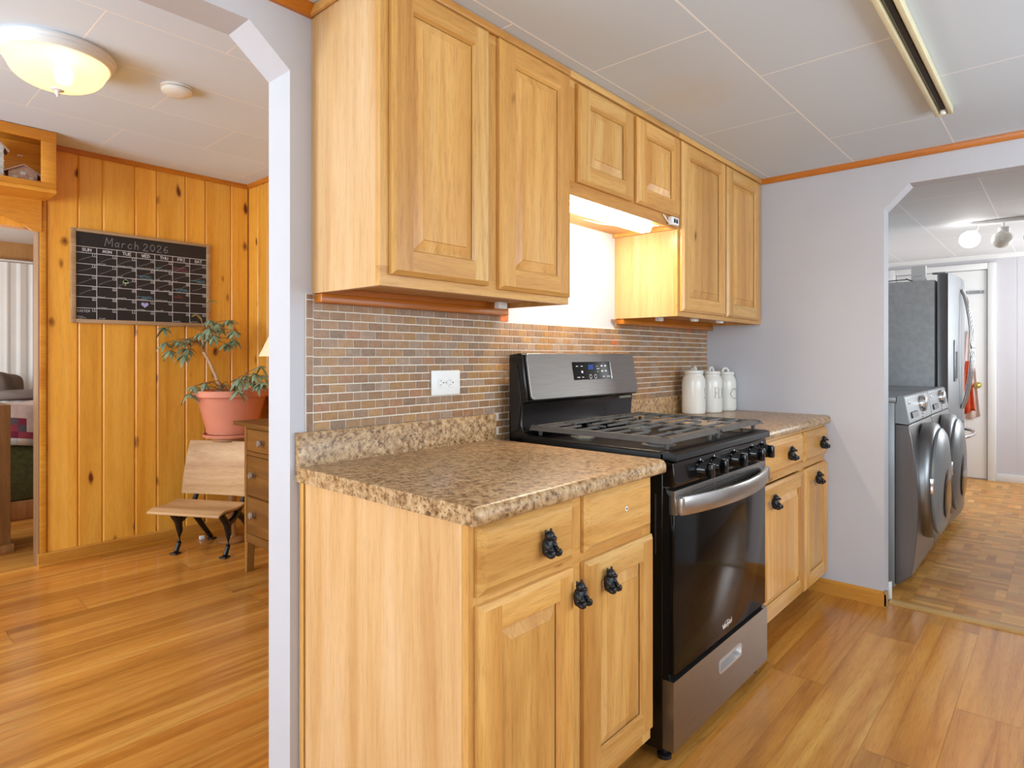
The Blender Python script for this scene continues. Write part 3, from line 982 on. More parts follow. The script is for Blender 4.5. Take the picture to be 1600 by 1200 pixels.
# back guard
bg = MB()
bg.prism([(SYB, .905), (SYB, 1.222), (SYB - .055, 1.228), (SYB - .062, 1.222), (SYB - .088, 1.052), (SYB - .066, 1.046), (SYB - .060, .97), (SYB - .070, .945), (SYB - .10, .931), (SYB - .16, .905)], 'x', SX0 + .004, SX1 - .004)
bg.build('back_guard', 'black', rg, smooth=30, bev=.003)
MB().prism([(SYB - .01, .935), (SYB - .01, 1.18), (SYB - .04, 1.19), (SYB - .06, 1.06), (SYB - .045, .95)], 'x', SX0 + .001, SX0 + .0045).build('side_recess', 'blackm', rg, bev=.0008)
# tilted stainless control panel
tilt = Vector((0, SYB - .066, 1.226)), Vector((0, SYB - .094, 1.058))
def on_panel(x, f, d=0.0):
    """f = 0 at the top edge, 1 at the bottom; d = distance out of the panel"""
    p = tilt[0].lerp(tilt[1], f)
    n = Vector((0, -.168, .028)).normalized()
    return Vector((x, p.y, p.z)) + n * d
def panel_plate(b, x0, x1, f0, f1, d0, d1, mi=0, rad=0.0):
    pts = []
    hgt = .1703
    if rad:
        for cx, cf, a0 in ((x1 - rad, f0 + rad / hgt, -90), (x1 - rad, f1 - rad / hgt, 0), (x0 + rad, f1 - rad / hgt, 90), (x0 + rad, f0 + rad / hgt, 180)):
            for k in range(5):
                a = math.radians(a0 + 22.5 * k)
                pts.append((cx + rad * math.cos(a), cf + rad / hgt * math.sin(a)))
    else:
        pts = [(x0, f0), (x1, f0), (x1, f1), (x0, f1)]
    lo = [b.bm.verts.new(on_panel(x, f, d0)) for x, f in pts]
    hi = [b.bm.verts.new(on_panel(x, f, d1)) for x, f in pts]
    fs = [b.bm.faces.new(hi), b.bm.faces.new(lo[::-1])]
    n = len(pts)
    for i in range(n):
        fs.append(b.bm.faces.new([lo[i], hi[i], hi[(i + 1) % n], lo[(i + 1) % n]]))
    b._fin(fs, mi, None)
    return b
cp = panel_plate(MB(), SX0 + .016, SX1 - .012, .0, 1.0, -.004, .006, 0, .014).build('control_panel', 'steel', rg, smooth=30, bev=.0015)
db = MB()
panel_plate(db, 1.978, 2.242, .20, .62, .0061, .0076, 0)
ds = db.build('display', 'glass', cp, smooth=0)
panel_plate(MB(), 2.242, 2.247, .20, .62, .0061, .0086).build('display_edge', 'chrome', cp, smooth=0)
for fx, ff, w_, h_ in ((.08, .24, .05, .04), (.20, .24, .05, .04), (.2, .56, .04, .12), (.08, .86, .07, .03), (.20, .86, .05, .03), (.62, .40, .07, .03), (.62, .26, .03, .03), (.62, .56, .03, .03), (.74, .24, .05, .07), (.84, .24, .05, .07), (.74, .54, .05, .07), (.84, .54, .05, .07), (.76, .86, .05, .04), (.88, .86, .09, .04)):
    x = 1.978 + .264 * fx
    f = .20 + .42 * ff
    panel_plate(MB(), x, x + .264 * w_, f - .42 * h_ / 2, f + .42 * h_ / 2, .0077, .0080).build('touch_button', 'chalk', cp, smooth=0)
for fx in (.43, .56):
    rg_b = MB()
    for k in range(10):
        a0, a1 = 2 * math.pi * k / 10, 2 * math.pi * (k + 1) / 10
        cx, cf = 1.978 + .264 * fx, .20 + .42 * .84
        q = [(cx + r * math.cos(a), cf + r * math.sin(a) / .1703) for r, a in ((.009, a0), (.009, a1), (.0072, a1), (.0072, a0))]
        rg_b.face([on_panel(x, f, .0079) for x, f in q])
    rg_b.build('round_button', 'chalk', cp, smooth=0)
dg = MB()
x0 = 1.978 + .264 * .40
for k, segs in enumerate(('abcdef', 'abcdef', 'abcdefg')):       # clock digits
    cx = x0 + k * .0115
    for sname, (a, c, e, d) in dict(a=(0, 0, 1, .12), g=(0, .44, 1, .56), d=(0, .88, 1, 1), f=(0, 0, .2, .5), b=(.8, 0, 1, .5), e=(0, .5, .2, 1), c=(.8, .5, 1, 1)).items():
        if sname in segs:
            panel_plate(dg, cx + .008 * a, cx + .008 * e, .275 + .10 * c, .275 + .10 * d, .0077, .0080)
dg.build('clock_digits', 'bluedisp', cp, smooth=0)
# vent slit under the control panel
bx(2.31, 2.40, SYB - .0905, SYB - .083, 1.036, 1.046).build('vent_label', 'fixmetal', rg)
# front: control strip, knobs
MB().prism([(.905, .825), (.872, .825), (.866, .835), (.874, .898), (.905, .903)], 'x', SX0 + .004, SX1 + .001).build('knob_panel', 'black', rg, smooth=30, bev=.0015)
for kx in (1.872, 1.976, 2.140, 2.306, 2.405):
    k = MB()
    k.lathe([(.029, .872), (.029, .866), (.0265, .862), (.024, .846), (.022, .843)], (kx, 0, .8575), 22, axis='y')
    k.box(kx - .011, kx + .011, .824, .846, .834, .880, bev=.004)
    kn = k.build('burner_knob', 'black', rg, smooth=40)
    m = MB()
    m.box(kx - .003, kx + .003, .8685, .8690, .884, .891).box(kx - .024, kx - .019, .8685, .8690, .872, .877)
    m.build('dial_mark', 'chalk', kn, smooth=0)
# oven door
od = bx(SX0 + .012, SX1 - .004, .873, .904, .262, .742, bev=.003).build('oven_door', 'glass', rg, smooth=30)
tr = MB()
tr.prism([(.904, .742), (.868, .742), (.868, .752), (.874, .813), (.904, .815)], 'x', SX0 + .012, SX1 - .004)
trm = tr.build('door_trim_strip', 'steel', od, smooth=20)
sl = MB()
for r_ in range(2):
    for q in range(3):
        a = 1.82 + q * .175
        zz = .797 - r_ * .017
        sl.box(a, a + .158, .8735 - .0060 * (.813 - zz) / .061 - .0005, .88, zz - .005, zz)
sl.build('vent_slots', 'slot', trm, smooth=0)
# bowed handle
hp, n = MB(), 24
rings = []
for i in range(n + 1):
    f = i / n
    x = SX0 + .030 + f * (SX1 - SX0 - .052)
    bow = math.sin(math.pi * f) ** .8
    y = .866 - .010 - .050 * bow
    h = .0275
    cz = .768
    rings.append([hp.bm.verts.new(p) for p in ((x, y + .010, cz - h), (x, y + .002, cz - h), (x, y, cz - h + .003), (x, y - .0006, cz), (x, y, cz + h - .003), (x, y + .002, cz + h), (x, y + .010, cz + h))])
fs = []
for a, c in zip(rings, rings[1:]):
    for k in range(7):
        fs.append(hp.bm.faces.new([a[k], a[(k + 1) % 7], c[(k + 1) % 7], c[k]]))
fs += [hp.bm.faces.new(rings[0]), hp.bm.faces.new(rings[-1])]
hp._fin(fs, 0, None)
hp.box(SX0 + .020, SX0 + .040, .852, .8715, .7455, .7945, bev=.003).box(SX1 - .032, SX1 - .012, .852, .8715, .7455, .7945, bev=.003)
hp.build('door_handle', 'steell', od, smooth=40)
# maker's mark in silver on the glass: small slanted word with a ring swoosh
lg = MB()
def stroke(b, pts, wd, fn, mi=0):
    for (a, c) in zip(pts, pts[1:]):
        d = Vector((c[0] - a[0], c[1] - a[1]))
        if d.length < 1e-9:
            continue
        n_ = Vector((-d.y, d.x)).normalized() * wd / 2
        e = d.normalized() * wd * .3
        q = [(a[0] - n_.x - e.x, a[1] - n_.y - e.y), (c[0] - n_.x + e.x, c[1] - n_.y + e.y), (c[0] + n_.x + e.x, c[1] + n_.y + e.y), (a[0] + n_.x - e.x, a[1] + n_.y - e.y)]
        b.face([fn(*p) for p in q], mi)
GL = {  # single-stroke letters in a 0..1 box, one list of polylines each
    'A': [[(0, 0), (.5, 1), (1, 0)], [(.2, .4), (.8, .4)]], 'D': [[(0, 0), (0, 1), (.6, .95), (1, .5), (.6, .05), (0, 0)]],
    'E': [[(1, 1), (0, 1), (0, 0), (1, 0)], [(0, .5), (.8, .5)]], 'F': [[(0, 0), (0, 1), (1, 1)], [(0, .5), (.8, .5)]],
    'H': [[(0, 0), (0, 1)], [(1, 0), (1, 1)], [(0, .5), (1, .5)]], 'I': [[(.5, 0), (.5, 1)], [(.2, 0), (.8, 0)], [(.2, 1), (.8, 1)]],
    'L': [[(0, 1), (0, 0), (1, 0)]], 'M': [[(0, 0), (.12, 1), (.5, .3), (.88, 1), (1, 0)]], 'N': [[(0, 0), (0, 1), (1, 0), (1, 1)]],
    'O': [[(.5, 0), (.1, .25), (.1, .75), (.5, 1), (.9, .75), (.9, .25), (.5, 0)]], 'R': [[(0, 0), (0, 1), (.8, .95), (.9, .72), (.7, .5), (0, .45)], [(.5, .48), (1, 0)]],
    'S': [[(1, .85), (.5, 1), (.08, .8), (.3, .55), (.9, .4), (.85, .1), (.4, 0), (0, .15)]], 'T': [[(.5, 0), (.5, 1)], [(0, 1), (1, 1)]],
    'U': [[(0, 1), (0, .2), (.5, 0), (1, .2), (1, 1)]], 'W': [[(0, 1), (.25, 0), (.5, .7), (.75, 0), (1, 1)]],
    'a': [[(.85, .55), (.4, .62), (.08, .3), (.3, .02), (.8, .2), (.88, .6), (.9, 0)]], 'r': [[(.15, .6), (.2, 0)], [(.2, .4), (.5, .62), (.9, .58)]],
    'c': [[(.9, .5), (.5, .64), (.1, .4), (.15, .1), (.5, 0), (.95, .12)]], 'h': [[(.1, 1.05), (.15, 0)], [(.15, .4), (.55, .62), (.85, .4), (.9, 0)]],
    'p': [[(.1, .6), (.1, -.4)], [(.1, .5), (.6, .62), (.9, .3), (.6, 0), (.1, .1)]], 'o': [[(.5, 0), (.1, .2), (.1, .45), (.5, .62), (.9, .45), (.9, .2), (.5, 0)]],
    'l': [[(.5, 1), (.5, 0)]], 'i': [[(.5, .6), (.5, 0)]],
    '0': [[(.5, 0), (.05, .35), (.1, .8), (.5, 1), (.9, .8), (.95, .35), (.5, 0)]], '1': [[(.3, .8), (.55, 1), (.55, 0)]],
    '2': [[(.05, .75), (.3, 1), (.75, .95), (.85, .65), (.0, 0), (1, 0)]], '3': [[(.05, .95), (.8, .95), (.4, .58), (.9, .4), (.7, .05), (.05, .05)]],
    '4': [[(.7, 0), (.7, 1), (.05, .35), (1, .35)]], '5': [[(.9, 1), (.2, 1), (.15, .58), (.7, .6), (.9, .3), (.6, 0), (.05, .08)]],
    '6': [[(.8, .98), (.3, .75), (.05, .3), (.4, 0), (.9, .2), (.75, .5), (.15, .4)]], '7': [[(.05, 1), (.95, 1), (.4, 0)]],
    '8': [[(.5, .53), (.15, .75), (.5, 1), (.85, .75), (.5, .53), (.08, .25), (.5, 0), (.92, .25), (.5, .53)]], '9': [[(.85, .6), (.4, .5), (.1, .75), (.5, 1), (.88, .8), (.8, .3), (.5, 0)]],
}
def write(b, txt, x, z, w, h, wd, fn, gap=.35, mi=0, slant=0.0):
    for ch in txt:
        for pl in GL.get(ch, []):
            stroke(b, [(x + p[0] * w + slant * p[1] * h, z + p[1] * h) for p in pl], wd, fn, mi)
        x += w * (1 + gap)
lf = lambda x, z: (x, .8724, z)
write(lg, 'W', 2.052, .288, .016, .017, .0026, lf)
write(lg, 'h', 2.069, .289, .007, .016, .0022, lf)
write(lg, 'i', 2.077, .290, .005, .016, .0022, lf)
write(lg, 'r', 2.083, .290, .007, .016, .0022, lf)
write(lg, 'l', 2.089, .291, .005, .016, .0022, lf)
write(lg, 'p', 2.095, .291, .008, .016, .0022, lf)
write(lg, 'o', 2.105, .292, .008, .016, .0022, lf)
write(lg, 'o', 2.115, .292, .008, .016, .0022, lf)
write(lg, 'l', 2.123, .292, .005, .017, .0022, lf)
stroke(lg, [(2.088 + .028 * math.cos(a / 10 * 2 * math.pi), .297 + .013 * math.sin(a / 10 * 2 * math.pi)) for a in range(-1, 6)], .0014, lf)
tag(lg.build('maker_mark', 'chrome', od, smooth=0), 'small silver word mark low on the oven glass')
# storage drawer with a recessed pull
sd = MB()
dx0, dx1 = SX0 - .002, SX1
hx0, hx1, hz0, hz1 = 2.012, 2.196, .156, .194
yy = .868
for (a, e, c, d) in ((dx0, hx0, .042, .250), (hx1, dx1, .042, .250), (hx0, hx1, .042, hz0), (hx0, hx1, hz1, .250)):
    sd.box(a, e, yy, yy + .006, c, d)
sd.box(dx0, dx0 + .008, yy + .006, .904, .042, .250).box(dx1 - .008, dx1, yy + .006, .904, .042, .250).box(dx0 + .008, dx1 - .008, yy + .006, .904, .242, .250).box(dx0 + .008, dx1 - .008, yy + .006, .904, .042, .05)
sdr = sd.build('storage_drawer', 'steel', rg, smooth=0)
hr = MB()
def rr(x0, x1, z0, z1, r):
    pts = []
    for cx, cz, a0 in ((x1 - r, z1 - r, 0), (x0 + r, z1 - r, 90), (x0 + r, z0 + r, 180), (x1 - r, z0 + r, 270)):
        for k in range(5):
            a = math.radians(a0 + 22.5 * k)
            pts.append((cx + r * math.cos(a), cz + r * math.sin(a)))
    return pts
o_, i_ = rr(hx0 - .004, hx1 + .004, hz0 - .004, hz1 + .004, .014), rr(hx0 + .002, hx1 - .002, hz0 + .002, hz1 - .002, .011)
n = len(o_)
for ya, yb_, A, B in ((yy - .0025, yy - .0025, o_, i_), (yy - .0025, yy - .0002, o_, o_)):
    for i in range(n):
        j = (i + 1) % n
        hr.face([(A[i][0], ya, A[i][1]), (A[j][0], ya, A[j][1]), (B[j][0], yb_, B[j][1]), (B[i][0], yb_, B[i][1])])
deep = [(p[0], p[1] + .004) for p in rr(hx0 + .006, hx1 - .006, hz0 + .004, hz1 - .008, .009)]
for i in range(n):
    j = (i + 1) % n
    hr.face([(i_[i][0], yy - .0025, i_[i][1]), (i_[j][0], yy - .0025, i_[j][1]), (deep[j][0], yy + .022, deep[j][1]), (deep[i][0], yy + .022, deep[i][1])])
hr.face([(p[0], yy + .022, p[1]) for p in deep])
tag(hr.build('recessed_pull', 'satin', sdr, smooth=40), 'bright recessed drawer pull')
# burners
for (cx, cy, r) in ((1.88, 1.02, .046), (2.27, 1.02, .04), (1.88, 1.33, .036), (2.27, 1.33, .046)):
    bu = MB().lathe([(r * 1.25, .9182), (r * 1.25, .923), (r, .926), (r, .934)], (cx, cy, 0), 26).build('burner', 'fixmetal' if cy > 1.2 else 'iron', rg)
    MB().lathe([(r * .92, .9345), (r * .98, .939), (r * .9, .942)], (cx, cy, 0), 26).build('burner_cap', 'iron', bu)
# cast iron grates, hinged in the middle: chamfered frame and fingers
for gx0, gx1, bcx in ((SX0 + .018, 2.071, 1.88), (2.078, SX1 + .012, 2.27)):
    g = MB()
    y0, y1, zt_, zb_ = .886, 1.445, .968, .955
    def frame_bar(prof, axis, a, e):
        g.prism(prof, axis, a, e)
    w_ = .034
    g.prism([(y0, zb_), (y0 + .014, zt_), (y0 + w_ + .008, zt_), (y0 + w_ + .008, zb_ + .004)], 'x', gx0 + .012, gx1 - .004)
    g.prism([(y1 - w_, zb_ + .004), (y1 - w_, zt_), (y1 - .012, zt_), (y1, zb_)], 'x', gx0 + .012, gx1 - .004)
    ol, ir = (gx0 < 1.8), (gx0 > 1.8)
    if ol:
        g.prism([(gx0, zb_ - .004), (gx0 + .010, zt_), (gx0 + .026, zt_), (gx0 + .026, zb_)], 'y', y0 + .002, y1 - .002)
        g.prism([(gx1 - .009, zt_ - .008), (gx1 - .008, zt_), (gx1, zt_), (gx1, zt_ - .008)], 'y', y0 + .002, y1 - .002)
    else:
        g.prism([(gx1 - .03, zb_), (gx1 - .03, zt_), (gx1 - .012, zt_), (gx1, zb_ - .004)], 'y', y0 + .002, y1 - .002)
        g.prism([(gx0, zt_ - .008), (gx0, zt_), (gx0 + .008, zt_), (gx0 + .009, zt_ - .008)], 'y', y0 + .002, y1 - .002)
    for k in range(7):
        yk = y0 + .085 + k * (y1 - y0 - .15) / 6
        cut = k in (1, 2, 4, 5)
        if cut:
            g.prism([(yk - .0034, zt_ - .007), (yk - .0026, zt_ + .0005), (yk + .0026, zt_ + .0005), (yk + .0034, zt_ - .007)], 'x', gx0 + .02, bcx - .035)
            g.prism([(yk - .0034, zt_ - .007), (yk - .0026, zt_ + .0005), (yk + .0026, zt_ + .0005), (yk + .0034, zt_ - .007)], 'x', bcx + .035, gx1 - .02)
        else:
            g.prism([(yk - .0034, zt_ - .007), (yk - .0026, zt_ + .0005), (yk + .0026, zt_ + .0005), (yk + .0034, zt_ - .007)], 'x', gx0 + .02, gx1 - .005)
    for cy in (1.02, 1.33):
        for (ya, yb_) in ((cy - .10, cy - .03), (cy + .03, cy + .10)):
            g.prism([(bcx - .0034, zt_ - .007), (bcx - .0026, zt_), (bcx + .0026, zt_), (bcx + .0034, zt_ - .007)], 'y', ya, yb_)
    gr = g.build('cast_iron_grate', 'iron', rg, smooth=0, bev=.0006)
    for fx in (gx0 + .03, gx1 - .03):
        for fy in (y0 + .03, y1 - .03):
            MB().lathe([(.006, .9315 if fx < SX0 + .1 or fx > SX1 - .1 else .9183), (.009, .9495)], (fx, fy, 0), 10).build('grate_foot', 'iron', gr)

# ================================================================== CANISTERS
def canister(label, x, y, r, h, mark, rz):
    c = thing('canister', label, 'canister', (x, y, .9145), rz, 'white ceramic canisters')
    b = MB()
    b.lathe([(r * .90, 0), (r * .97, .004), (r, .012), (r, h * .66), (r * .985, h * .74), (r * .93, h * .82), (r * .80, h * .885), (r * .765, h * .91), (r * .775, h * .915), (r * .775, h * .93)], (0, 0, 0), 36)
    b.build('jar', 'ceramic', c, local=True, smooth=50)
    l = MB()
    l.lathe([(r * .70, h * .9305), (r * .80, h * .932), (r * .82, h * .94), (r * .82, h * .985), (r * .79, h), (r * .3, h * 1.01)], (0, 0, 0), 36)
    ld = l.build('lid', 'ceramic', c, local=True, smooth=50)
    hpts = [(-.030, 0, h * 1.0), (-.023, 0, h + .012), (-.010, 0, h + .020), (.010, 0, h + .020), (.023, 0, h + .012), (.030, 0, h * 1.0)]
    MB().tube(hpts, [.0095, .0085, .0075, .0075, .0085, .0095], 10).build('lid_handle', 'ceramic', ld, local=True, smooth=60)
    k = MB()
    fn = lambda s, z: ((r + .0006) * math.sin(s / r), -(r + .0006) * math.cos(s / r), z)
    if mark == 'heart':
        pts = [(0, -.030)]
        for i in range(1, 12):
            a = i / 12
            pts.append((-.028 * math.sin(a * math.pi) ** .8 * (1.0 if a < .6 else .92), -.030 + .058 * a + (.006 if a > .75 else 0)))
        pts.append((0, .018))
        full = pts + [(-p[0], p[1]) for p in reversed(pts)]
        stroke(k, [(p[0], p[1] + h * .45) for p in full], .0026, fn)
    else:
        write(k, mark, -.052, h * .36, .0135, .055, .0022, fn, gap=.55)
    tag(k.build('printed_mark', 'print', c, local=True, smooth=0), 'thin grey printed ' + ('heart outline' if mark == 'heart' else 'tall letters'))
    return c
canister('white lidded canister nearest the range with its mark turned away', 3.085, 1.470, .0605, .228, 'S', math.radians(45))
canister('white lidded canister in the middle with tall thin grey letters', 3.232, 1.440, .0595, .222, 'FLOUR', math.radians(5))
canister('white lidded canister with a grey heart in the counter corner', 3.398, 1.432, .0600, .215, 'heart', math.radians(-12))

# ================================================================== CEILING TRACK
tr_ = thing('ceiling_light_track', 'narrow cream and grey fluorescent channel without its cover on the ceiling', 'lamp', (2.32, .358, KC))
b = MB()
b.box(1.70, 2.935, .330, .344, KC - .03, KC - .0008, bev=.002).box(1.70, 2.935, .374, .388, KC - .03, KC - .0008, bev=.002).box(2.925, 2.935, .344, .374, KC - .03, KC - .0008)
b.build('side_rails', 'fixwood', tr_)
bx(1.70, 2.925, .3442, .3738, KC - .012, KC - .001).build('metal_channel', 'fixmetal', tr_)
MB().box(1.70, 2.915, .352, .366, KC - .019, KC - .0122).build('wire_cover', 'slot', tr_)
MB().lathe([(.008, KC - .034), (.01, KC - .026), (.01, KC - .0125)], (2.905, .359, 0), 12).build('lamp_socket', 'plastic', tr_)


# ================================================================== DINING ROOM
# chalkboard calendar on the pine wall
cal = thing('chalkboard_calendar', 'black chalkboard month calendar in a weathered frame on the pine wall', 'calendar', (1.413, PY, 1.70))
bx(1.03, 1.797, PY - .010, PY - .0005, 1.434, 1.972).build('board', 'board', cal, smooth=0)
fr = MB()
for (a, e, c, d) in ((1.012, 1.037, 1.417, 1.982), (1.790, 1.815, 1.417, 1.982), (1.037, 1.790, 1.417, 1.441), (1.037, 1.790, 1.964, 1.982)):
    fr.box(a, e, PY - .020, PY - .0005, c, d, bev=.002)
fr.build('frame', 'driftwood', cal)
CF = lambda x, z: (x, PY - .0104, z)
bx0, bx1, bz0, bz1 = 1.037, 1.790, 1.441, 1.964
cw = (bx1 - bx0) / 7
zt0 = bz1 - .146 * .523 / .523 * .60          # foot of the title band
hdr = zt0 - .036
rh = (hdr - bz0) / 6
ln = MB()
stroke(ln, [(bx0, zt0), (bx1, zt0)], .003, CF)
stroke(ln, [(bx0, hdr), (bx1, hdr)], .003, CF)
for i in range(1, 7):
    stroke(ln, [(bx0 + cw * i, zt0), (bx0 + cw * i, bz0)], .003, CF)
    if i < 6:
        stroke(ln, [(bx0, hdr - rh * i), (bx1, hdr - rh * i)], .003, CF)
days = list(range(1, 32)) + list(range(1, 12))
for i, d in enumerate(days):
    r_, c_ = divmod(i, 7)
    cx, cz = bx0 + cw * (c_ + 1), hdr - rh * r_
    stroke(ln, [(cx - .022, cz), (cx - .022, cz - .019), (cx, cz - .019)], .0022, CF)
    s_ = str(d)
    write(ln, s_, cx - (.0135 if len(s_) == 1 else .0178), cz - .0155, .0062, .012, .0018, CF, gap=.4)
for i, wn in enumerate(('SUN', 'MON', 'TUE', 'WED', 'THU', 'FRI', 'SAT')):
    write(ln, wn, bx0 + cw * i + .032, hdr + .010, .0125, .017, .0036, CF, gap=.35)
ti = ln
x = bx0 + .150
for ch, w_, h_ in (('M', .040, .052), ('a', .026, .046), ('r', .024, .046), ('c', .026, .046), ('h', .026, .046)):
    write(ti, ch, x, zt0 + .018, w_, h_, .0034, CF, mi=1, slant=.1)
    x += w_ + .011
x += .016
for ch in '2026':
    write(ti, ch, x, zt0 + .016, .028, .044, .0034, CF, mi=1)
    x += .040
rs = random.Random(5)
for i in range(22):                                    # past days struck through
    r_, c_ = divmod(i, 7)
    a, z = bx0 + cw * c_ + .012, hdr - rh * (r_ + 1)
    stroke(ln, [(a + rs.uniform(-.004, .008), z + .012 + rs.uniform(-.003, .008)), (a + .045, z + .036 + rs.uniform(-.006, .004)), (a + .075, z + rh - .018)], .0018, CF, 1)
def squiggle(b, r_, c_, f0, f1, up, seed, mi=0):
    q = random.Random(seed)
    x, x1 = bx0 + cw * (c_ + f0), bx0 + cw * (c_ + f1)
    z = hdr - rh * (r_ + 1) + up
    pts = []
    while x < x1:
        pts.append((x, z + q.uniform(-.003, .004)))
        x += q.uniform(.002, .0045)
    stroke(b, pts, .0017, CF, mi)
nt = ln
for k, (r_, c_, f0, f1) in enumerate(((0, 1, .04, .45), (0, 2, .04, .8), (0, 3, .04, .95), (0, 4, .04, .95), (1, 2, .04, .3), (1, 4, .04, .3), (1, 4, .5, .9), (1, 5, .04, .3), (2, 2, .04, .25), (2, 3, .04, .3), (2, 4, .04, .25), (2, 4, .5, .85), (3, 1, .04, .4), (3, 2, .04, .5), (3, 3, .04, .6), (3, 4, .04, .7), (4, 1, .04, .5), (4, 2, .04, .5), (4, 3, .04, .5), (4, 4, .04, .5), (5, 1, .1, .45), (5, 5, .04, .5), (5, 6, .04, .5), (5, 0, .06, .5))):
    squiggle(nt, r_, c_, f0, f1, .006, k)
squiggle(nt, 5, 0, .06, .35, .016, 77)
write(nt, 'EASTER', bx0 + .008, bz0 + .042, .0075, .013, .0016, CF, gap=.5)
for nm, mi_, rows in (('blue', 2, ((1, 3, .04, .8, .020), (1, 3, .2, .9, .010), (1, 6, .04, .9, .020), (1, 6, .4, .9, .012), (2, 5, .04, .85, .020), (2, 5, .2, .95, .010), (3, 3, .04, .85, .022), (3, 3, .3, .9, .012), (0, 4, .04, .35, .018))), ('pink', 3, ((0, 5, .06, .8, .028), (0, 5, .06, .95, .014))), ('red', 4, ((3, 5, .08, .6, .034), (3, 5, .3, .5, .044)))):
    for k, (r_, c_, f0, f1, up) in enumerate(rows):
        squiggle(ln, r_, c_, f0, f1, up, 100 + k, mi_)
ln.build('chalk_lettering', ['chalk', 'chalkdim', 'chalkblue', 'chalkpink', 'chalkred'], cal, smooth=0)
cl = MB()
ccx, ccz = bx0 + cw * 2.45, hdr - rh * 2.45
CF2 = lambda x, z: (x, PY - .0108, z)
for dx, dz in ((-.008, .004), (.008, .004), (0, .014), (-.005, .010), (.005, .010)):
    cl.face([CF2(ccx + dx + .0085 * math.cos(a * .5236), ccz + dz + .0085 * math.sin(a * .5236)) for a in range(12)])
stroke(cl, [(ccx, ccz), (ccx - .002, ccz - .018)], .003, CF2)
tag(cl.build('clover_drawing', 'chalkgreen', cal, smooth=0), 'pale green chalk clover')
ht = MB()
hcx, hcz = bx0 + cw * 3.46, hdr - rh * 4.42
ht.face([CF2(hcx + .0013 * 16 * math.sin(t) ** 3 * 1.05, hcz + .0012 * (13 * math.cos(t) - 5 * math.cos(2 * t) - 2 * math.cos(3 * t) - math.cos(4 * t))) for t in [2 * math.pi * k / 28 for k in range(28)]])
tag(ht.build('heart_drawing', 'chalkpurple', cal, smooth=0), 'pale purple chalk heart')

# ceiling dome lamp
dl = thing('ceiling_dome_light', 'lit ribbed glass dome lamp in a white ring on the dining room ceiling', 'lamp', (.655, 3.05, PC))
c0 = (.655, 3.05, 0)
MB().lathe([(.199, PC - .001), (.203, PC - .012), (.196, PC - .020), (.198, PC - .028), (.190, PC - .040), (.182, PC - .046), (.172, PC - .046), (.170, PC - .030), (.10, PC - .020)], c0, 56).build('ring', 'white', dl, smooth=30)
dm = MB()
prof = [(.1765, PC - .044), (.1770, PC - .056), (.170, PC - .068)] + [(.165 * math.cos(a), PC - .068 - .085 * math.sin(a)) for a in [math.radians(8 + 10 * k) for k in range(8)]] + [(.014, PC - .1535)]
rings = []
NS = 120
for r, z in prof:
    rings.append([dm.bm.verts.new((c0[0] + (r - (.0032 if i % 2 and .03 < r < .17 else 0)) * math.cos(2 * math.pi * i / NS), c0[1] + (r - (.0032 if i % 2 and .03 < r < .17 else 0)) * math.sin(2 * math.pi * i / NS), z)) for i in range(NS)])
for a, c in zip(rings, rings[1:]):
    for i in range(NS):
        dm.bm.faces.new([a[i], a[(i + 1) % NS], c[(i + 1) % NS], c[i]])
dm.build('glass_dome', 'domeglass', dl, smooth=50)
MB().lathe([(.022, PC - .1525), (.024, PC - .157), (.008, PC - .161), (.008, PC - .166), (.010, PC - .170), (.004, PC - .177), (.0025, PC - .184)], c0, 16).build('finial', 'white', dl)
MB().ell((.672, 3.035, PC - .085), (.026, .026, .038)).build('bulb', 'bulbcore', dl, smooth=60)

sm = thing('smoke_detector', 'round white smoke detector on the dining room ceiling', 'detector', (1.105, 3.045, PC))
MB().lathe([(.066, PC - .001), (.066, PC - .010), (.058, PC - .012)], (1.105, 3.045, 0), 36).build('base_plate', 'white', sm)
MB().lathe([(.0585, PC - .0125), (.064, PC - .016), (.062, PC - .028), (.050, PC - .036), (.02, PC - .039)], (1.105, 3.045, 0), 36).build('cover', 'plastic', sm)

# display shelf box over the doorway
sh = thing('display_shelf', 'pine display shelf box with little clay houses above the bedroom doorway', 'shelf', (.2, PY, 2.11))
sx0, sx1, sy, sz0, sz1 = -.45, .887, 4.15, 2.110, PC - .003
bx(sx0, sx1, sy, PY - .0008, sz0, sz0 + .02).build('bottom_board', 'pineh', sh, smooth=0)
bx(sx0, sx1, sy + .018, PY - .0008, sz1 - .018, sz1).build('top_board', 'pineh', sh, smooth=0)
bx(sx1 - .018, sx1, sy + .018, PY - .0008, sz0 + .0205, sz1 - .0185).build('side_board', 'pineh', sh, smooth=0)
bx(sx0 + .018, sx1 - .018, PY - .012, PY - .0008, sz0 + .0205, sz1 - .0185).build('back_board', 'pineh', sh, smooth=0)
bx(sx0, sx0 + .0175, sy + .018, PY - .0008, sz0 + .0205, sz1 - .0185).build('side_board', 'pineh', sh, smooth=0)
f = MB()
f.box(sx1 - .068, sx1, sy, sy + .0175, sz0 + .053, sz1 - .058, bev=.003).box(sx0, sx1, sy, sy + .0175, sz1 - .058, sz1, bev=.003).box(sx0, sx1, sy, sy + .0175, sz0 + .0205, sz0 + .053, bev=.003)
f.build('front_frame', 'pineh', sh)
bx(.76, .785, PY - .016, PY - .0122, 2.345, 2.352).build('hook_plate', 'white', sh)

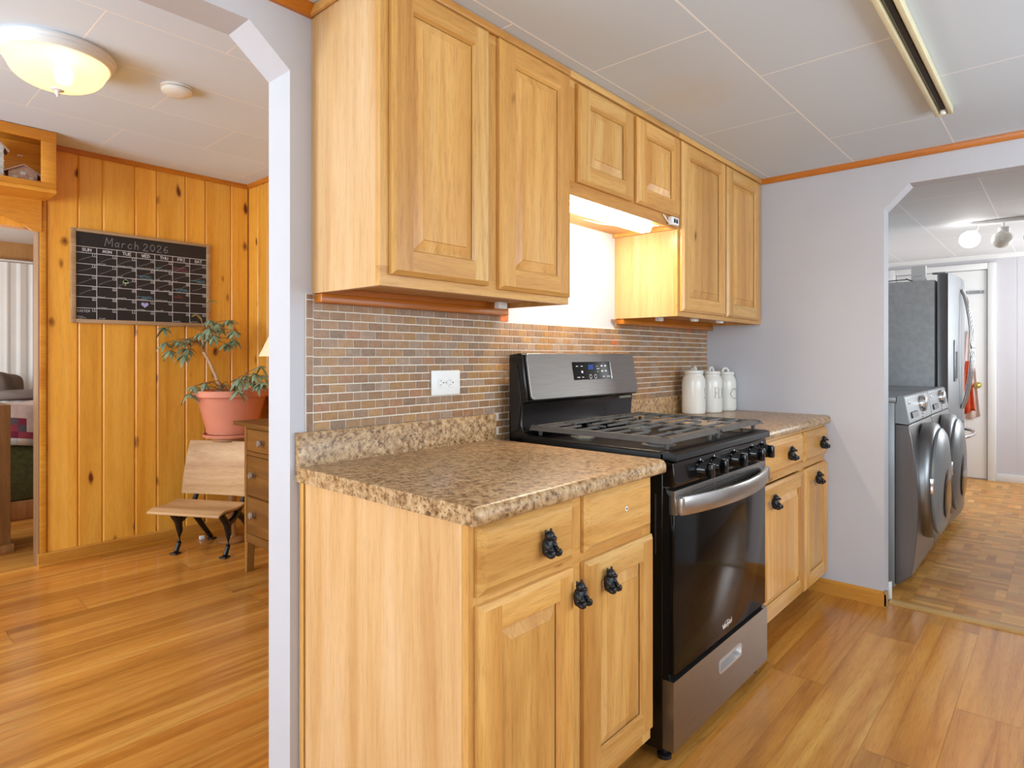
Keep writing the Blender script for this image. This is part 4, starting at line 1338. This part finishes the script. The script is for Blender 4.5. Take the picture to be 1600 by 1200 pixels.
def cottage(name, label, cx, cy, w, d, h, roofh, mats, tower=False):
    z0 = 2.1305
    c = thing(name, label, 'figurine', (cx, cy, z0), group='clay houses on the shelf')
    b = MB()
    b.prism([(cx - w / 2, z0), (cx + w / 2, z0), (cx + w / 2, z0 + h), (cx, z0 + h + roofh), (cx - w / 2, z0 + h)], 'y', cy - d / 2, cy + d / 2)
    b.build('house_body', mats[0], c, smooth=0)
    rf = MB()
    t_ = .008
    ov = .022
    dz = roofh / (w / 2) * ov
    for s in (-1, 1):
        rf.prism([(cx, z0 + h + roofh + .0005), (cx + s * (w / 2 + ov), z0 + h - dz + .0005), (cx + s * (w / 2 + ov), z0 + h - dz + t_), (cx, z0 + h + roofh + t_)], 'y', cy - d / 2 - .015, cy + d / 2 + .015)
    rf.build('roof', mats[1], c, smooth=0)
    w_ = MB()
    if tower:
        for k in range(6):
            w_.box(cx - w / 2 - .002, cx + w / 2 + .002, cy - d / 2 - .004, cy - d / 2 - .0005, z0 + .03 + k * .032, z0 + .038 + k * .032)
    else:
        w_.box(cx - w / 2, cx + w / 2, cy - d / 2 - .003, cy - d / 2 - .0005, z0 + .012, z0 + .042)
        w_.box(cx - .012, cx + .012, cy - d / 2 - .003, cy - d / 2 - .0005, z0 + .075, z0 + .092)
        for k in (-1, 1):
            w_.box(cx + k * .035 - .01, cx + k * .035 + .01, cy - d / 2 - .003, cy - d / 2 - .0005, z0 + .055, z0 + .064)
    w_.build('painted_front', 'tower', c, smooth=0)
cottage('clay_cottage', 'small brown clay cottage with white painted lower front on the display shelf', .757, 4.29, .125, .09, .088, .036, ('cottage', 'roofclay'))
cottage('clay_tower', 'tall off white clay house with banded front at the left end of shelf', .630, 4.28, .085, .08, .205, .045, ('tower', 'cottage'), True)

# school chair
ch = thing('school_chair', 'low old school chair of worn plywood on black iron legs by the pine wall', 'chair', (1.585, 3.985, 0), math.radians(-60.6))
pr, bk = [], []
ys = [-.155 + .25 * i / 12 for i in range(13)]
zs = [.293 - .010 * max(0, (y + .02) / .115) ** 2 * -1 - .018 * max(0, (-y - .09) / .065) ** 2 - .006 * math.sin(max(0, min(1, (y + .1) / .19)) * math.pi) for y in ys]
MB().prism([(y, z + .007) for y, z in zip(ys, zs)] + [(y, z - .008) for y, z in reversed(list(zip(ys, zs)))], 'x', -.25, .245).build('seat', 'seatwood', ch, local=True, smooth=40, bev=.004)
b = MB()
n = 10
def backp(s, t):                     # s across -1..1, t up 0..1
    w_ = .242 - .018 * t
    return (s * w_ - .003, .128 + .055 * t + .012 * (1 - s * s) - .012 * math.sin(t * math.pi), .335 + .335 * t)
F_, B_ = {}, {}
for i in range(n + 1):
    for j in range(n + 1):
        p = backp(-1 + 2 * i / n, j / n)
        F_[i, j] = b.bm.verts.new(p)
        B_[i, j] = b.bm.verts.new((p[0], p[1] + .010, p[2]))
for i in range(n):
    for j in range(n):
        b.bm.faces.new([F_[i, j], F_[i + 1, j], F_[i + 1, j + 1], F_[i, j + 1]])
        b.bm.faces.new([B_[i, j], B_[i, j + 1], B_[i + 1, j + 1], B_[i + 1, j]])
for i in range(n):
    b.bm.faces.new([F_[i, 0], B_[i, 0], B_[i + 1, 0], F_[i + 1, 0]])
    b.bm.faces.new([F_[i, n], F_[i + 1, n], B_[i + 1, n], B_[i, n]])
    b.bm.faces.new([F_[0, i], F_[0, i + 1], B_[0, i + 1], B_[0, i]])
    b.bm.faces.new([F_[n, i], B_[n, i], B_[n, i + 1], F_[n, i + 1]])
b.build('backrest', 'seatwood', ch, local=True, smooth=40)
for lx in (-.150, .195):
    l = MB()
    l.tube([(lx, -.075, .276), (lx, -.045, .235), (lx, -.012, .195), (lx, .0, .13), (lx, -.005, .06), (lx, -.03, .014)], [.020, .021, .023, .017, .013, .014], 10)
    l.tube([(lx, -.008, .195), (lx, .045, .215), (lx, .085, .245), (lx, .145, .19), (lx, .215, .10), (lx, .285, .016)], [.020, .017, .023, .020, .016, .015], 10)
    l.tube([(lx, .06, .268), (lx, .085, .245), (lx, .125, .285), (lx, .150, .335), (lx, .165, .40)], [.012, .020, .016, .014, .011], 10)
    l.tube([(lx, -.07, .272), (lx, .07, .272)], .012, 8)
    l.box(lx - .024, lx + .024, -.062, -.012, .0005, .010, bev=.003).box(lx - .022, lx + .022, .268, .312, .0005, .010, bev=.003)
    l.build('iron_leg', 'blackm', ch, local=True, smooth=50)
tag(bx(1.702, 1.732, 4.285, 4.31, .0005, .022, bev=.002).build('wooden_block', 'white'), 'tiny white block on the floor under the school chair', 'block')

# potted umbrella plant on its stand
st = thing('plant_stand', 'small dark wooden pedestal stand under the terracotta planter', 'stand', (1.84, 4.125, 0))
MB().lathe([(.12, .664), (.125, .668), (.125, .684), (.12, .688)], (1.84, 4.125, 0), 36).build('stand_top', 'bedwood', st)
MB().lathe([(.035, .03), (.022, .10), (.028, .3), (.020, .5), (.035, .6635)], (1.84, 4.125, 0), 20).build('stand_column', 'bedwood', st)
MB().lathe([(.095, .0005), (.10, .01), (.09, .02), (.04, .0295)], (1.84, 4.125, 0), 32).build('stand_base', 'bedwood', st)
pl = thing('potted_plant', 'leggy umbrella plant in a big terracotta pot behind the school chair', 'plant', (1.84, 4.125, .6885))
pc = (1.84, 4.125, 0)
MB().lathe([(.15, .6885), (.172, .692), (.178, .712), (.172, .713), (.165, .70), (.10, .698)], pc, 44).build('saucer', 'terracotta', pl, smooth=30)
MB().lathe([(.150, .7135), (.208, .945), (.210, .950), (.228, .952), (.234, .958), (.234, .990), (.229, .996), (.212, .996), (.205, .965), (.10, .963)], pc, 52).build('pot', 'terracotta', pl, smooth=30)
MB().lathe([(.203, .9645), (.204, .968), (.10, .976), (.01, .974)], pc, 30).build('soil', 'soil', pl)
MB().tube([(1.794, 4.178, .965), (1.788, 4.184, 1.008), (1.764, 4.196, 1.085), (1.732, 4.217, 1.182), (1.698, 4.225, 1.245), (1.692, 4.231, 1.308), (1.709, 4.212, 1.379)], [.012, .0115, .011, .010, .010, .009, .007], 10).build('trunk', 'bark', pl, smooth=60)
CLU = [(1.767, 4.253, 1.587), (1.652, 4.231, 1.486), (1.495, 4.332, 1.401), (1.5, 4.326, 1.306), (1.501, 4.251, 1.252), (1.561, 4.259, 1.314), (1.572, 4.216, 1.224), (1.616, 4.272, 1.328), (1.608, 4.336, 1.266), (1.672, 4.209, 1.37), (1.689, 4.115, 1.396), (1.734, 4.214, 1.456), (1.706, 4.096, 1.355), (1.733, 4.291, 1.339), (1.825, 4.143, 1.457), (1.821, 4.042, 1.382), (1.783, 4.085, 1.299), (1.864, 4.145, 1.331), (1.826, 4.262, 1.41), (1.603, 4.136, 1.029), (1.572, 4.125, 0.978), (1.67, 4.136, 1.047), (1.761, 3.854, 1.076), (1.743, 3.814, 1.006), (1.858, 3.851, 1.11), (1.911, 3.866, 1.154), (1.874, 3.757, 1.055), (1.85, 3.784, 1.043), (1.891, 3.964, 1.07), (1.807, 4.208, 1.032), (1.892, 4.038, 1.097), (1.619, 4.269, 1.265), (1.768, 4.177, 1.435), (1.961, 3.938, 1.093)]
tw, tw2 = MB(), MB()
hub1, hub2 = Vector((1.692, 4.231, 1.308)), Vector((1.709, 4.212, 1.379))
for i, p in enumerate(CLU):
    p = Vector(p)
    if p.z > 1.2:
        a = hub2 if p.z > 1.35 else hub1
    else:
        a = Vector((1.84, 4.125, .972)) + (p - Vector((1.84, 4.125, .972))) * .02
        a.z = .970
    m = a.lerp(p, .5) + Vector((0, 0, .05 if p.z < 1.2 else .025))
    (tw if p.z > 1.2 else tw2).tube([a, m, p], [.0045, .0035, .0025], 6)
tw.build('twigs', 'bough', pl, smooth=60)
tw2.build('low_shoots', 'bough', pl, smooth=60)
rl = random.Random(3)
lf_, ly_ = MB(), MB()
def leaf(b, p, d, L, wd, droop):
    d = d.normalized()
    side = d.cross(Vector((0, 0, 1)))
    side = side.normalized() if side.length > .05 else Vector((1, 0, 0))
    prev = None
    N = 5
    for k in range(N + 1):
        t = k / N
        c = p + d * (L * t) - Vector((0, 0, droop * L * t * t))
        w_ = wd * math.sin(math.pi * min(1, .06 + t * .94)) ** .8 * (1 if k else .15)
        up = Vector((0, 0, .25 * w_))
        row = [b.bm.verts.new(c - side * w_ - up), b.bm.verts.new(c + up * .4), b.bm.verts.new(c + side * w_ - up)]
        if prev:
            b.bm.faces.new([prev[0], prev[1], row[1], row[0]])
            b.bm.faces.new([prev[1], prev[2], row[2], row[1]])
        prev = row
for i, p in enumerate(CLU):
    b = ly_ if i in (0, 1) else lf_
    nl = 6 if i in (0, 1) else 10
    big = i in (22, 23, 11, 12, 14, 15, 16)
    for k in range(nl):
        a = 2 * math.pi * (k + rl.random() * .5) / nl
        el = rl.uniform(-.7, .15) if i > 1 else rl.uniform(-.2, .9)
        d = Vector((math.cos(a) * math.cos(el), math.sin(a) * math.cos(el), math.sin(el)))
        L = rl.uniform(.044, .068) * (1.15 if big else 1.0) * (.75 if i < 2 else 1)
        q = Vector(p)
        if q.y + d.y * L > PY - .03:
            d.y = -abs(d.y) * .3
        if q.x + d.x * L > PX - .03:
            d.x = -abs(d.x) * .3
        leaf(b, q, d, L, L * .19, rl.uniform(.2, .9))
lf_.build('leaves', 'leaf', pl, smooth=60)
ly_.build('young_leaves', 'leafy', pl, smooth=60)

# dresser
dr = thing('dresser', 'brown oak dresser with glass knobs beside the school chair', 'dresser', (1.84, 3.0, 0))
DX, DX1, DY0, DY1 = 1.62, 2.055, 2.56, 3.476
bx(DX - .02, DX1 + .012, DY0 - .04, DY1 + .10, .822, .846, bev=.004).build('top', 'dresser', dr)
b = MB()
b.box(DX + .02, DX1, DY0 + .026, DY1 - .026, .19, .8215)
for (z0, z1) in ((.172, .222), (.432, .434), (.662, .684), (.812, .8215)):
    b.box(DX + .003, DX + .0199, DY0 + .026, DY1 - .026, z0, z1)
b.build('carcass', 'dresser', dr, smooth=0)
for (y0, y1) in ((DY1 - .025, DY1), (DY0, DY0 + .025)):
    for x0, x1 in ((DX, DX + .045), (DX1 - .045, DX1)):
        l = MB()
        s = 1 if y0 > 3 else -1
        l.box(x0, x1, y0, y1, .17, .8215)
        ya = (y0, y1) if y0 > 3 else (y0, y1)
        l.prism([(y0 + (.0 if y0 < 3 else -.012), .1699), (y1 + (.012 if y0 < 3 else 0), .1699), (y1 - (.004 if y0 > 3 else 0), .0005), (y0 + (.004 if y0 < 3 else 0), .0005)], 'x', x0 + .001, x1 - .001)
        l.build('leg', 'dresserz', dr, smooth=0, bev=.002)
for (z0, z1, ky) in ((.687, .809, (3.257, 2.78)), (.437, .659, (3.352, 2.68)), (.225, .429, (3.352, 2.68))):
    d = bx(DX + .001, DX + .0195, DY0 + .03, DY1 - .03, z0, z1, bev=.003).build('drawer', 'dresser', dr)
    for y in ky:
        k = MB().lathe([(.010, DX), (.008, DX - .012), (.017, DX - .017), (.021, DX - .024), (.017, DX - .032), (.006, DX - .034)], (0, y, (z0 + z1) / 2 - (.004 if z0 > .6 else -.012)), 8, axis='x').build('knob', 'knobglass', d, smooth=0)
        tag(k, 'faceted glass drawer knob')

# table lamp on the dresser
tl = thing('table_lamp', 'table lamp with a cream cone shade standing on the oak dresser', 'lamp', (1.79, 3.34, .8465))
MB().lathe([(.06, .8465), (.062, .856), (.03, .87), (.022, .89), (.045, .95), (.05, 1.0), (.028, 1.08), (.014, 1.12), (.014, 1.17)], (1.79, 3.34, 0), 28).build('base', 'brass', tl)
MB().tube([(1.79, 3.34, 1.171), (1.79, 3.34, 1.36)], .005, 8).build('stem', 'brass', tl)
s_ = MB()
pr = [(.138, 1.216), (.060, 1.385), (.058, 1.385), (.136, 1.216)]
NS = 40
rg_ = [[s_.bm.verts.new((1.79 + r * math.cos(2 * math.pi * i / NS), 3.34 + r * math.sin(2 * math.pi * i / NS), z)) for i in range(NS)] for r, z in pr]
for a, c in zip(rg_, rg_[1:] + rg_[:1]):
    for i in range(NS):
        s_.bm.faces.new([a[i], a[(i + 1) % NS], c[(i + 1) % NS], c[i]])
for i in range(3):
    an = 2 * math.pi * i / 3
    s_.tube([(1.79, 3.34, 1.358), (1.79 + .066 * math.cos(an), 3.34 + .066 * math.sin(an), 1.37)], .002, 5)
s_.build('lamp_shade', 'shade', tl, smooth=40)

# ================================================================== BEDROOM
cu = MB()
pts = []
n = 110
for i in range(n + 1):
    x = -.2 + 1.47 * i / n
    pts.append((x, 6.74 + .005 * math.sin(x * 62) + .003 * math.sin(x * 147 + 1)))
poly = pts + [(p[0], p[1] + .004) for p in reversed(pts)]
c = thing('curtain', 'sheer white gathered curtain over the bedroom window', 'curtain', (.5, 6.79, 2.05))
cu.prism(poly, 'z', .62, 2.02)
cu.build('cloth', 'curtain', c, smooth=60)
MB().tube([(-.3, 6.745, 2.035), (1.30, 6.745, 2.035)], .010, 10).build('rod', 'white', c, smooth=60)
bx(-.25, -.235, 6.74, 6.799, 2.02, 2.05).build('bracket', 'white', c)
bx(1.285, 1.30, 6.74, 6.799, 2.02, 2.05).build('bracket', 'white', c)
bd = thing('bed', 'wooden bed with an olive green side cover seen through the bedroom doorway', 'bed', (.9, 6.2, 0))
bx(-.2, 2.0, 5.80, 6.66, .001, .14, bev=.006).build('bed_base', 'bedwood', bd)
bx(-.2, 2.0, 5.81, 6.66, .1405, .60, bev=.02).build('side_cover', 'green', bd)
bx(-.2, 2.0, 5.84, 6.66, .6005, .80, bev=.04, seg=3).build('mattress', 'white', bd)
qb = MB()
rq = random.Random(9)
def qp(i, j):                         # i along the bed, j: 0 at the hem .. 10 over the top
    x = -.15 + i * .05
    w_ = .012 * math.sin(x * 23) + .006 * math.sin(x * 51)
    if j <= 6:
        z = .555 + .018 * math.sin(x * 9) + (.855 - .555) * j / 6
        return (x, 5.775 + w_ * (1 - j / 8), z)
    return (x, 5.80 + (j - 6) * .09, .852 + .02 * math.sin((j - 6) * .8) + w_ * .4)
pal = ['DCCCC4', 'DCCCC4', 'D8C4BE', '8E2E48', '7E2A44', 'A04458', '3A5078', '5E5A66', 'E0D4C8']
for i in range(42):
    for j in range(10):
        if j == 0:
            cc = lin(rq.choice(['C8D0D4', '2E5088', 'DCD8C8', '5A8A98']))
        elif j == 1:
            cc = lin(rq.choice(['8E2E48', '7A2440', 'A04458']))
        elif (i // 3 + j // 2) % 4 == 0:
            cc = lin(rq.choice(['8E2E48', '9A3A50', '5E5660']))
        else:
            cc = lin(rq.choice(['DCCCC4', 'DCC8C0', 'D4C0BA']), rq.uniform(.92, 1.05))
        qb.face([qp(i, j), qp(i + 1, j), qp(i + 1, j + 1), qp(i, j + 1)], 0, cc)
bmesh.ops.remove_doubles(qb.bm, verts=qb.bm.verts, dist=.0005)
q = qb.build('quilt', 'quilt', None, smooth=60)
md = q.modifiers.new('thickness', 'SOLIDIFY')
md.thickness = .012
md.offset = -1
tag(q, 'pink and burgundy patchwork quilt hanging over the bed side', 'quilt')
def pillow(label, c, r, rot):
    b = MB()
    g = bmesh.ops.create_uvsphere(b.bm, u_segments=28, v_segments=18, radius=1.0)
    for v in g['verts']:
        x, y, z = v.co
        sq_ = lambda t: math.copysign(abs(t) ** .55, t)
        v.co = Vector((sq_(x) * r[0], y * r[1] * (1 - .25 * abs(x) ** 3) + .008 * math.sin(x * 9 + z * 5), sq_(z) * r[2]))
    o = b.build('pillow', 'pillow', None, smooth=80)
    o.location = c
    o.rotation_euler = rot
    tag(o, label, 'pillow', 'grey pillows on the bed')
pillow('plump grey pillow leaning at the back of the bed under the bedroom curtain', (.97, 6.53, .965), (.20, .07, .115), (-.3, 0, 0))
pillow('taller grey pillow leaning in front of the back pillow on the bed', (.865, 6.34, .98), (.20, .07, .125), (-.3, 0, .0))
pillow('flat grey pillow lying in front of the leaning ones on the bed', (1.13, 6.10, .915), (.25, .10, .042), (0, 0, 0))
fb = thing('wooden_cabinet', 'brown wooden cabinet end just inside the bedroom doorway', 'cabinet', (.5, 4.95, 0))
bx(.10, .813, 4.90, 5.25, .052, .915, bev=.004).build('carcass', 'bedwood', fb)
bx(.085, .828, 4.885, 5.265, .001, .0515, bev=.004).build('plinth', 'bedwood', fb)

# ================================================================== HALL
def laundry(name, label, x0):
    w, yb = .684, 1.40
    x1 = x0 + w
    c = thing(name, label, 'washer' if name == 'washing_machine' else 'dryer', (x0 + w / 2, yb, 0), group='silver front loading laundry machines')
    bx(x0, x1, .662, yb, .03, .978, bev=.004).build('cabinet_body', 'wgrey', c)
    bx(x0 - .002, x1 + .002, .655, yb, .9785, 1.008, bev=.006).build('top_lid', 'wgrey', c)
    for fx in (x0 + .04, x1 - .04):
        MB().lathe([(.02, .001), (.02, .012), (.01, .029)], (fx, .71, 0), 12).build('foot', 'blackm', c)
    MB().prism([(.6615, .872), (.600, .868), (.596, .875), (.618, 1.004), (.626, 1.013), (.6540, 1.015), (.6540, .9785), (.6615, .978)], 'x', x0 + .0, x1).build('control_panel', 'wgrey', c, smooth=30, bev=.002)
    fpr = [(.6615, .868)] + [(.600 - .040 * math.sin(math.pi * t) ** .8 if 0 < t < 1 else .600 + (.045 if t == 1 else 0), .866 - .82 * t) for t in [k / 14 for k in range(15)]] + [(.6615, .046)]
    MB().prism(fpr, 'x', x0 + .001, x1 - .001).build('front_panel', 'wdark', c, smooth=40, bev=.004)
    cx, cz = x0 + w * .53, .545
    MB().lathe([(.286, .585), (.290, .550), (.282, .528), (.262, .519)], (cx, 0, cz), 48, axis='y', sy=1.08).build('door_ring', 'steelz', c, smooth=50)
    d = MB().lathe([(.261, .5185), (.262, .508), (.240, .492), (.16, .480), (.05, .475)], (cx, 0, cz), 48, axis='y', sy=1.08).build('door', 'wgrey', c, smooth=50)
    MB().lathe([(.13, .476), (.12, .4735), (.06, .4715)], (cx - .02, 0, cz - .06), 36, axis='y', sy=1.0).build('door_window', 'glass', d, smooth=50)
    bx(cx - .265, cx - .225, .505, .545, cz - .035, cz + .05, bev=.008).build('door_latch', 'chrome', c)
    MB().lathe([(.045, .612), (.045, .600), (.040, .585), (.034, .582)], (x0 + w * .62, 0, .955), 26, axis='y').build('dial', 'chrome', c, smooth=40)
    MB().prism([(.600, .895), (.592, .897), (.598, .925), (.606, .928)], 'x', x0 + .08, x0 + .25).build('dispenser_grip', 'blackm', c, smooth=0)
    bx(x0 + .055, x0 + .095, .6075, .6155, .970, .985, bev=.002).build('badge', 'chrome', c)
    MB().lathe([(.016, .604), (.014, .595)], (x0 + w * .58, 0, .89), 16, axis='y').build('push_button', 'chrome', c, smooth=40)
    return c
laundry('washing_machine', 'silver front loading washer just inside the right archway', 3.692)
laundry('clothes_dryer', 'silver front loading dryer between the washer and the refrigerator', 4.388)

fg = thing('refrigerator', 'silver french door refrigerator beyond the dryer', 'refrigerator', (5.57, 1.40, 0))
FX0, FX1 = 5.115, 6.01
bx(FX0, FX1, .680, 1.40, .06, 1.742, bev=.004).build('body', 'fside', fg)
for fx in (FX0 + .05, FX1 - .05):
    for fy in (.72, 1.35):
        MB().lathe([(.022, .001), (.022, .02), (.012, .0595)], (fx, fy, 0), 12).build('foot', 'blackm', fg)
bx(FX0 + .01, FX1 - .01, .700, .76, .02, .0595).build('kick_grille', 'blackm', fg)
def fdoor(x0, x1, z0, z1, name, curve):
    b = MB()
    pts = [(x0, .665), (x0, .606)]
    for k in range(9):
        t = k / 8
        x = x0 + (x1 - x0) * t
        xm = (x - FX0) / (FX1 - FX0)
        pts.append((x, .604 - .028 * math.sin(math.pi * xm)))
    pts += [(x1, .606), (x1, .665)]
    b.prism(pts, 'z', z0, z1)
    return b.build(name, 'steelz', fg, smooth=30, bev=.004)
mid = (FX0 + FX1) / 2
dL = fdoor(FX0, mid - .003, .735, 1.782, 'door', 1)
dR = fdoor(mid + .003, FX1, .735, 1.782, 'door', 1)
dF = fdoor(FX0, FX1, .085, .725, 'freezer_drawer', 1)
for d, hx, sg in ((dL, mid - .045, -1), (dR, mid + .045, 1)):
    pts = []
    for k in range(17):
        t = k / 16
        z = .84 + (1.70 - .84) * t
        pts.append((hx + sg * .012 * math.sin(math.pi * t), .572 - .060 * math.sin(math.pi * t) ** .75, z))
    MB().tube(pts, .011, 10).build('door_handle', 'chrome', d, smooth=60)
pts = [(FX0 + .07 + (FX1 - FX0 - .14) * k / 14, .590 - .085 * math.sin(math.pi * k / 14) ** .6, .655) for k in range(15)]
MB().tube(pts, .013, 10).build('door_handle', 'chrome', dF, smooth=60)
bx(5.27, 5.45, .5825, .590, 1.04, 1.33, bev=.003).build('water_dispenser', 'wgrey', dL)
bx(5.295, 5.425, .5805, .5823, 1.06, 1.25).build('dispenser_recess', 'slot', dL)
for x in (FX0 + .03, FX1 - .07):
    bx(x, x + .04, .62, .70, 1.7825 if 0 else 1.783, 1.795, bev=.004).build('hinge_cover', 'wgrey', fg)
rt_ = thing('wifi_router', 'small upright white box on top of the refrigerator', 'router', (5.31, .80, 1.7425))
bx(5.28, 5.34, .755, .845, 1.7425, 1.868, bev=.008).build('case', 'plastic', rt_)
bx(5.279, 5.2799, .775, .825, 1.79, 1.792).build('light_bar', 'wgrey', rt_)
tag(bx(5.19, 5.42, .88, 1.16, 1.7425, 1.752, bev=.001).build('paper_stack', 'white'), 'flat white papers lying on top of the refrigerator', 'paper')
cb = MB()
cb.tube([(5.275, .82, 1.75), (5.24, .87, 1.775), (5.20, .86, 1.765), (5.17, .94, 1.76), (5.16, 1.05, 1.752), (5.14, 1.2, 1.748)], .004, 6)
tag(cb.build('cable', 'blackm', None, smooth=60), 'loose black cable beside the white box on the refrigerator', 'cable')

# hall ceiling light with three swivelling heads
hl = thing('hall_ceiling_light', 'white three headed spotlight bar on the hall ceiling with one lit globe', 'lamp', (5.76, .3, HC))
bx(5.725, 5.795, .07, .53, HC - .026, HC - .0008, bev=.008).build('bar', 'white', hl)
for (hy, lit, tilt_) in ((.535, True, .5), (.345, False, -.9), (.16, False, .9)):
    hd = MB()
    hd.tube([(5.76, min(hy, .5), HC - .0265), (5.76, min(hy, .5), HC - .058)], .008, 8)
    hd.lathe([(.030, HC - .058), (.036, HC - .064), (.036, HC - .105), (.028, HC - .112)], (5.76, hy, 0), 20)
    h = hd.build('lamp_head', 'white', hl, smooth=40)
    b = MB()
    b.ell((5.745, hy + .01, HC - .150 if not lit else HC - .125), (.066, .066, .062), seg=20)
    b.build('bulb', 'bulb' if lit else 'ceramic', h, smooth=80)

# things on the hall door
rk = thing('coat_rack', 'grey hook rail across the top of the white hall door', 'rack', (HX - .012, .8, 1.86))
bx(HX - .024, HX - .0125, .612, 1.2, 1.838, 1.868, bev=.003).build('rail', 'wgrey', rk)
for y in (.64, .74, .85):
    MB().tube([(HX - .024, y, 1.853), (HX - .05, y, 1.848), (HX - .055, y, 1.862)], .004, 6).build('hook', 'chrome', rk, smooth=60)
dh = thing('door_hook', 'small white hook halfway up the hall door', 'hook', (HX - .012, .715, 1.48))
MB().tube([(HX - .0125, .705, 1.49), (HX - .035, .70, 1.485), (HX - .04, .70, 1.50)], .006, 8).build('peg', 'wgrey', dh, smooth=60)
def hanging(name, label, mat, top, spread, zb, seed, yoff):
    b = MB()
    n, m = 18, 10
    g = {}
    for j in range(m + 1):
        t = j / m
        w_ = .012 + spread * t ** .8
        for i in range(n + 1):
            s = i / n
            y = top[0] + yoff * t + (s - .5) * 2 * w_
            x = HX - .056 - .008 * math.sin(s * 15 + seed) * (.4 + t)
            z = top[1] + (zb - top[1]) * t + (.02 * math.sin(s * 5 + seed) if j == m else 0)
            g[i, j] = b.bm.verts.new((x, y, z))
    for i in range(n):
        for j in range(m):
            b.bm.faces.new([g[i, j], g[i + 1, j], g[i + 1, j + 1], g[i, j + 1]])
    o = b.build(name, mat, None, smooth=70)
    md = o.modifiers.new('thickness', 'SOLIDIFY')
    md.thickness = .006
    return tag(o, label, 'towel')
hanging('hanging_towel', 'orange red towel hanging on the hall door', 'towel', (.74, 1.17), .05, .66, 1.0, .0)
o = hanging('hanging_apron', 'pale pink cloth hanging behind the orange towel on the hall door', 'pinkcloth', (.735, 1.47), .085, .61, 2.2, .0)
o.location.x = .036
